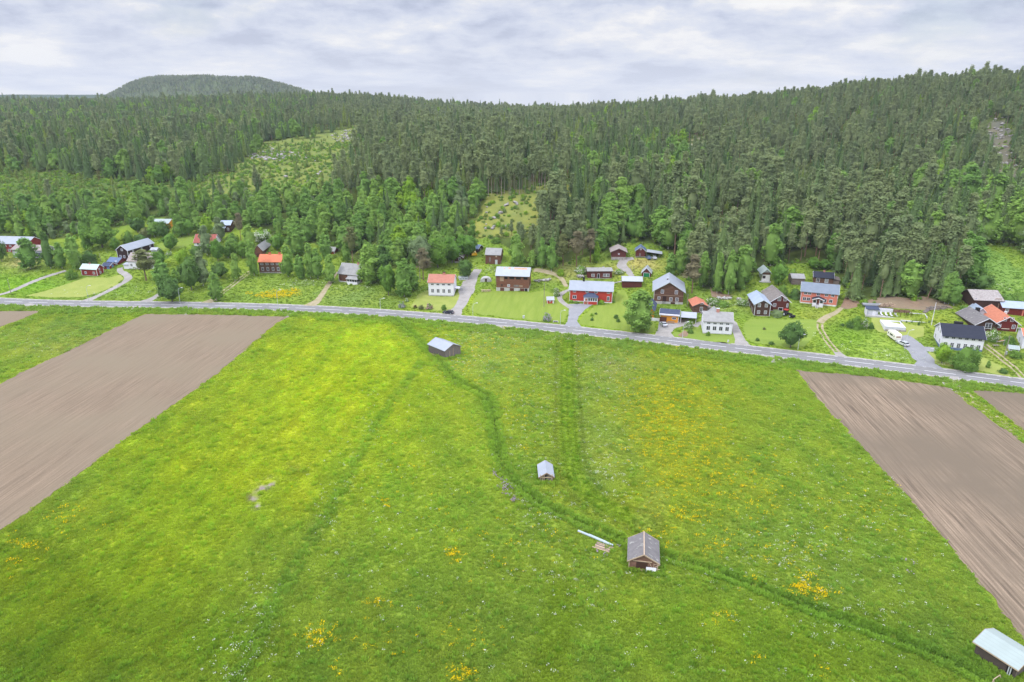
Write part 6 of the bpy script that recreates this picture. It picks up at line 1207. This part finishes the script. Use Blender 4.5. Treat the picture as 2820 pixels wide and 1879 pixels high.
tall = ((dl > .6) & (dl < 2.0) & (rr.random(len(X)) < .7)) | (rr.random(len(X)) < .025) | ((rd > -15) & (rr.random(len(X)) < .2)) | ((dist_line(X, Y, FIELDLINE) < 1.6) & (rr.random(len(X)) < .2))
for c_, hl, hw, rz_ in HUTS:                            # uncut grass left standing round the field huts
    dx, dy = X-c_.x, Y-c_.y; u_ = np.abs(dx*math.cos(rz_)+dy*math.sin(rz_))-hl; v_ = np.abs(-dx*math.sin(rz_)+dy*math.cos(rz_))-hw; m_ = np.maximum(u_, v_); tall |= (m_ > .05) & (m_ < 1.3) & (rr.random(len(X)) < .6)
near = 1 + .5*np.clip((Y-110)/150, 0, 1); idx = np.where(tall, 4 + rr.integers(0,3,len(X)), rr.integers(0,4,len(X))); s = rr.uniform(.7,1.3,len(X))*near; sz = s*(.85 + .3*(vnoise(X, Y, 12, 71)*.5+.5))
C = meadow_col(X, Y)*rr.uniform(.88,1.14,(len(X),1))*1.5; C[tall] = C[tall]*np.array((.88,1,.95)); rot = np.zeros((len(X),3)); rot[:,2] = rr.uniform(0,6.28,len(X))
tag(instancer('meadow_grass', np.stack([X,Y,Z],1), rot, np.stack([s,s,sz],1), idx, GK, C), 'bright green meadow grass and ditch herbs covering the foreground', 'grass', kind='stuff')
# verge and rough grass round the village gardens
n = 90000; Y = 195 + 175*rr.random(n); X = rr.uniform(-1,1,n)*(Y*.80+10); Z = terrain(X, Y); px, py = proj(X, Y, Z); rd = road_d(X, Y); ok = (rd > 5.4) & (forest_mask(X, Y, px, py) < 1)
occ = np.zeros(n, bool); from mathutils.bvhtree import BVHTree
for o in list(COL.objects):
    if o.type == 'MESH' and o.get('kind') == 'structure' and o.name.split('.')[0] in ('lawn','driveway','gravel_path','farm_track','dirt_track','yard','earth_bank','potato_bed'):
        t = BVHTree.FromPolygons([v.co for v in o.data.vertices], [p.vertices for p in o.data.polygons]); bb_ = np.array([v.co[:2] for v in o.data.vertices]); q = np.where((X > bb_[:,0].min()) & (X < bb_[:,0].max()) & (Y > bb_[:,1].min()) & (Y < bb_[:,1].max()))[0]
        for i in q:
            if t.ray_cast(Vector((X[i], Y[i], 300)), Vector((0,0,-1)))[0]: occ[i] = True
ok &= ~occ; X, Y, Z, px, py = X[ok], Y[ok], Z[ok], px[ok], py[ok]; s = rr.uniform(.8,1.4,len(X))*1.05; tall = rr.random(len(X)) < .03 + .05*(vnoise(X,Y,14,81) > .4); idx = np.where(tall, 4 + rr.integers(0,3,len(X)), rr.integers(0,4,len(X)))
C = village_col(X, Y, Z)*rr.uniform(.92,1.10,(len(X),1))*1.5; rot = np.zeros((len(X),3)); rot[:,2] = rr.uniform(0,6.28,len(X))
tag(instancer('rough_grass', np.stack([X,Y,Z],1), rot, np.stack([s,s,s*rr.uniform(.6,1.0,len(X))],1), idx, GK, C), 'rough uncut grass between the gardens along the road', 'grass', kind='stuff')
# flowers
WHITE = [(1660,1290,80,110,1.0),(1650,1030,80,90,.8),(1300,1000,110,60,.8),(1250,930,110,22,.7),(1530,1010,60,120,.55),(1400,930,140,25,.6),(1450,1180,110,120,.35),(2170,1530,120,90,.8),(2330,1690,170,90,.55),(2400,1420,170,120,.35),(700,1750,60,110,.9),(640,1840,60,60,.8),(900,1440,30,90,.7),(960,1300,25,70,.6),(1020,1160,25,90,.4),(1480,1430,60,60,.6),(1520,1560,120,80,.4),(1600,1600,120,60,.35),(1080,1480,120,120,.18),(1850,1560,60,30,.6),(2010,1580,90,40,.4),(2200,1300,200,180,.12),(1200,1700,400,180,.07),(2100,1800,500,100,.09),(150,960,160,40,.45),(180,845,110,5,.9),(760,862,90,5,.6),(1900,960,120,12,.5),(1500,1300,140,120,.2),(880,1790,60,30,.4),(1150,1320,200,200,.08)]
YEL = [(1890,1200,110,170,1.0),(1790,1110,80,70,.6),(2040,1340,120,90,.55),(1900,1420,45,18,1.6),(1800,1190,60,120,.4),(1330,960,110,50,.55),(1250,1015,35,20,.9),(1225,930,60,25,.4),(1310,1052,22,9,1.6),(1440,1110,70,100,.3),(1560,1010,12,60,1.0),(1590,960,20,50,.5),(2215,1615,26,24,4),(2250,1640,36,14,3.5),(2190,1620,30,9,2.5),(880,1752,32,26,2.6),(868,1765,20,12,3),(1250,1528,26,18,2.2),(1060,1388,13,13,2.6),(1030,1660,40,12,1.4),(1070,1678,16,12,1.4),(1275,1862,26,30,2.4),(930,1846,14,13,2.6),(1300,1760,60,30,.3),(1100,1760,160,60,.12),(1420,1500,160,90,.12),(190,1430,60,28,.6),(80,1505,70,26,.6),(20,1570,30,40,.6),(1990,1520,60,14,.7),(1980,1710,60,20,.6),(2080,1610,60,20,.5),(2260,1830,14,26,1.4),(2090,1815,20,16,.8),(1960,1490,60,20,.5),(2370,1400,120,60,.18),(1800,1480,60,30,.4),(1120,1290,120,120,.10),(2200,1530,120,60,.2)]
PUR = [(1390,1335,18,14,3),(1408,1360,22,12,3.4),(1424,1378,10,6,7),(1372,1312,14,14,1.5),(2500,1560,60,30,.14),(1100,1416,5,4,3),(1660,1520,60,20,.1),(1730,1020,40,40,.1)]
YARD_Y = [(770,812,26,6,9),(745,816,24,5,7),(800,804,18,5,5),(690,811,9,3,1.6),(705,818,10,2,1.2)]; YARD_W = [(810,785,40,9,.9),(850,782,20,8,.7),(1010,792,14,5,.8),(420,802,80,9,.35),(280,812,80,6,.4),(2450,990,60,14,.5),(2620,1006,40,8,.2),(1340,742,40,6,.9),(1975,845,40,14,.5),(2040,845,30,10,.4),(2780,790,60,14,.4),(940,790,40,10,.3),(1360,752,30,8,.8),(2320,960,60,16,.12),(2200,925,50,20,.1)]
def flowers(name, label, fields, n, mat, hs, extra=None, ns=9, size=.11, w=.34):
    Y = 72 + 215*rr.random(n); X = rr.uniform(-1,1,n)*(Y*.80+10); px, py = proj(X, Y, 0*X); cl = (vnoise(X, Y, 7, 301) + vnoise(X, Y, 3.2, 302))*.5; wgt = sum(t[4]*gauss(px, py, t) for t in fields); wgt = wgt*np.clip(.35 + 1.1*cl, .05, 1.6) if name != 'purple_flowers' else wgt
    ok = (rr.random(n) < wgt*(.36 if name == 'white_flowers' else .5)) & (road_d(X, Y) < -5.5) & (dist_line(X, Y, TRACK) > 2.6) & (dist_line(X, Y, DITCHW) > 1.2)
    for P in (PLOUGH_L, PLOUGH_L2, PLOUGH_R, PLOUGH_R2): ok &= ~inpoly(px, py, P)
    X, Y = X[ok], Y[ok]; Z = terrain(X, Y)
    if extra:
        m = n//2; y = 200 + 150*rr.random(m); x = rr.uniform(-1,1,m)*(y*.8+10); z = terrain(x, y); px, py = proj(x, y, z); k = (rr.random(m) < .6*sum(t[4]*gauss(px, py, t) for t in extra)) & (road_d(x, y) > 6); X, Y, Z = np.r_[X, x[k]], np.r_[Y, y[k]], np.r_[Z, z[k]]; big_ = np.r_[np.ones(len(X)-k.sum()), np.full(k.sum(), 1.5)]
    if not extra: big_ = np.ones(len(X))
    src = kinds_collection(name + ' kinds', [blossom_mesh(name, ns, hs, w*q, size, rr, mat) for q in (.5,.8,1.0,1.3)]); s = rr.uniform(.7,1.35,len(X))*big_; rot = np.zeros((len(X),3)); rot[:,2] = rr.uniform(0,6.28,len(X))
    tag(instancer(name, np.stack([X,Y,Z],1), rot, np.stack([s,s,s],1), rr.integers(0,4,len(X)), src), label, 'flowers', kind='stuff')
flowers('white_flowers','white cow parsley flowers scattered over the meadow', WHITE, 240000, leafmat('parsley_white', (.58,.62,.44), (.70,.72,.58), .3, 3), .5, YARD_W, 6, .075, .34)
flowers('yellow_flowers','golden yellow buttercups scattered and clumped over the meadow', YEL, 260000, leafmat('buttercup_yellow', (.80,.56,.008), (.84,.64,.012), .3, 3), .45, YARD_Y, 8, .08, .45)
flowers('purple_flowers','mauve cranesbill patches beside the ditch', PUR, 60000, leafmat('cranesbill_mauve', (.36,.27,.36), (.42,.31,.42), .3, 3), .45, None, 9, .12, .4)
# boulders of the stony clearings
def rock_mesh(i):
    mb = MB(); global r; r = random.Random(i); d = rnd_dirs(16, np.random.default_rng(i)); import bmesh
    bm = bmesh.new()
    for q in d: bm.verts.new((q[0], q[1]*.8, q[2]*.6+.2))
    bmesh.ops.convex_hull(bm, input=bm.verts); me = bpy.data.meshes.new('boulder'); bm.to_mesh(me); bm.free(); me.materials.append(solid('granite %d' % i, (.36,.335,.32), (.25,.23,.22), 1.5)); return me
BF = [(770,426,36,12,3),(715,434,40,9,2),(815,420,22,8,1.0),(850,470,16,24,.4),(870,490,30,16,.35),(960,378,18,10,3),(935,385,20,6,1.2),(1060,352,50,6,1.6),(900,440,60,40,.12),(1360,600,50,40,.35),(1362,628,10,6,2),(1390,640,8,5,2),(1400,560,40,20,.4),(1960,402,60,7,2),(1890,410,20,6,1.2),(2060,545,20,5,1),(2745,420,35,70,1.6),(2720,480,25,40,1.2),(2785,510,30,25,1.4),(1430,735,30,10,.15),(1500,735,60,8,.12),(2200,310,200,60,.03),(2010,800,40,8,.3)]
n = 60000; Y = 330 + 620*rr.random(n); X = rr.uniform(-.6,.85,n)*Y; Z = terrain(X, Y); px, py = proj(X, Y, Z); k = rr.random(n) < .25*sum(t[4]*gauss(px, py, t) for t in BF); X, Y, Z = X[k], Y[k], Z[k]; s = rr.uniform(.4,1.0,len(X))**1.5*2.2; rot = np.zeros((len(X),3)); rot[:,2] = rr.uniform(0,6.28,len(X))
tag(instancer('boulder_field', np.stack([X,Y,Z],1), rot, np.stack([s,s,s*.9],1), rr.integers(0,4,len(X)), kinds_collection('boulder kinds', [rock_mesh(i) for i in range(4)])), 'pale boulders strewn over the stony clearings on the hillside', 'boulders', kind='stuff')
# shrubs and saplings filling clearings and wood edge as ground cover
n = 30000; Y = 255 + 405*rr.random(n); X = rr.uniform(-.85,.85,n)*Y; Z = terrain(X, Y); px, py = proj(X, Y, Z); e = np.interp(px, EDGE[:,0], EDGE[:,1]); cl = np.zeros(n, bool)
for i, (C_, _) in enumerate(CLEARINGS): cl |= inpoly(px + 22*vnoise(X, Y, 26, 62), py + 11*vnoise(X, Y, 22, 63), C_) & (rr.random(n) < (.75,.85,.40,.5,.2,.4,.25,.12,.4)[i])
k = (cl | ((np.abs(e-py) < 16) & (rr.random(n) < .45))) & (py < e + 6); X, Y, Z = X[k], Y[k], Z[k]; s = rr.uniform(.35,.95,len(X)); rot = np.zeros((len(X),3)); rot[:,2] = rr.uniform(0,6.28,len(X))
tag(instancer('undergrowth', np.stack([X,Y,Z-.1],1), rot, np.stack([s,s,s*rr.uniform(.6,1.1,len(X))],1), rr.integers(0,4,len(X)), kinds_collection('undergrowth kinds', [crown_mesh('bush', v, t, None, .35, .45) for v, t in ((0,None),(1,'young'),(2,'bright'),(3,None))])), 'low leafy undergrowth in the clearings and along the wood edge', 'undergrowth', kind='stuff')
# ---- air
if HAZE:
    mb = MB().box(-3300, 3300, -60, 3350, -102, 163); hm, nt, out = newmat('haze_air'); v = nt.nodes.new('ShaderNodeVolumePrincipled'); v.inputs['Color'].default_value = (.86,.92,1,1); v.inputs['Density'].default_value = HAZE; v.inputs['Anisotropy'].default_value = .2; nt.links.new(v.outputs[0], out.inputs['Volume']); hm.cycles.homogeneous_volume = True
    hz = link('haze', mb.mesh('haze', hm)); tag(hz, kind='stuff')
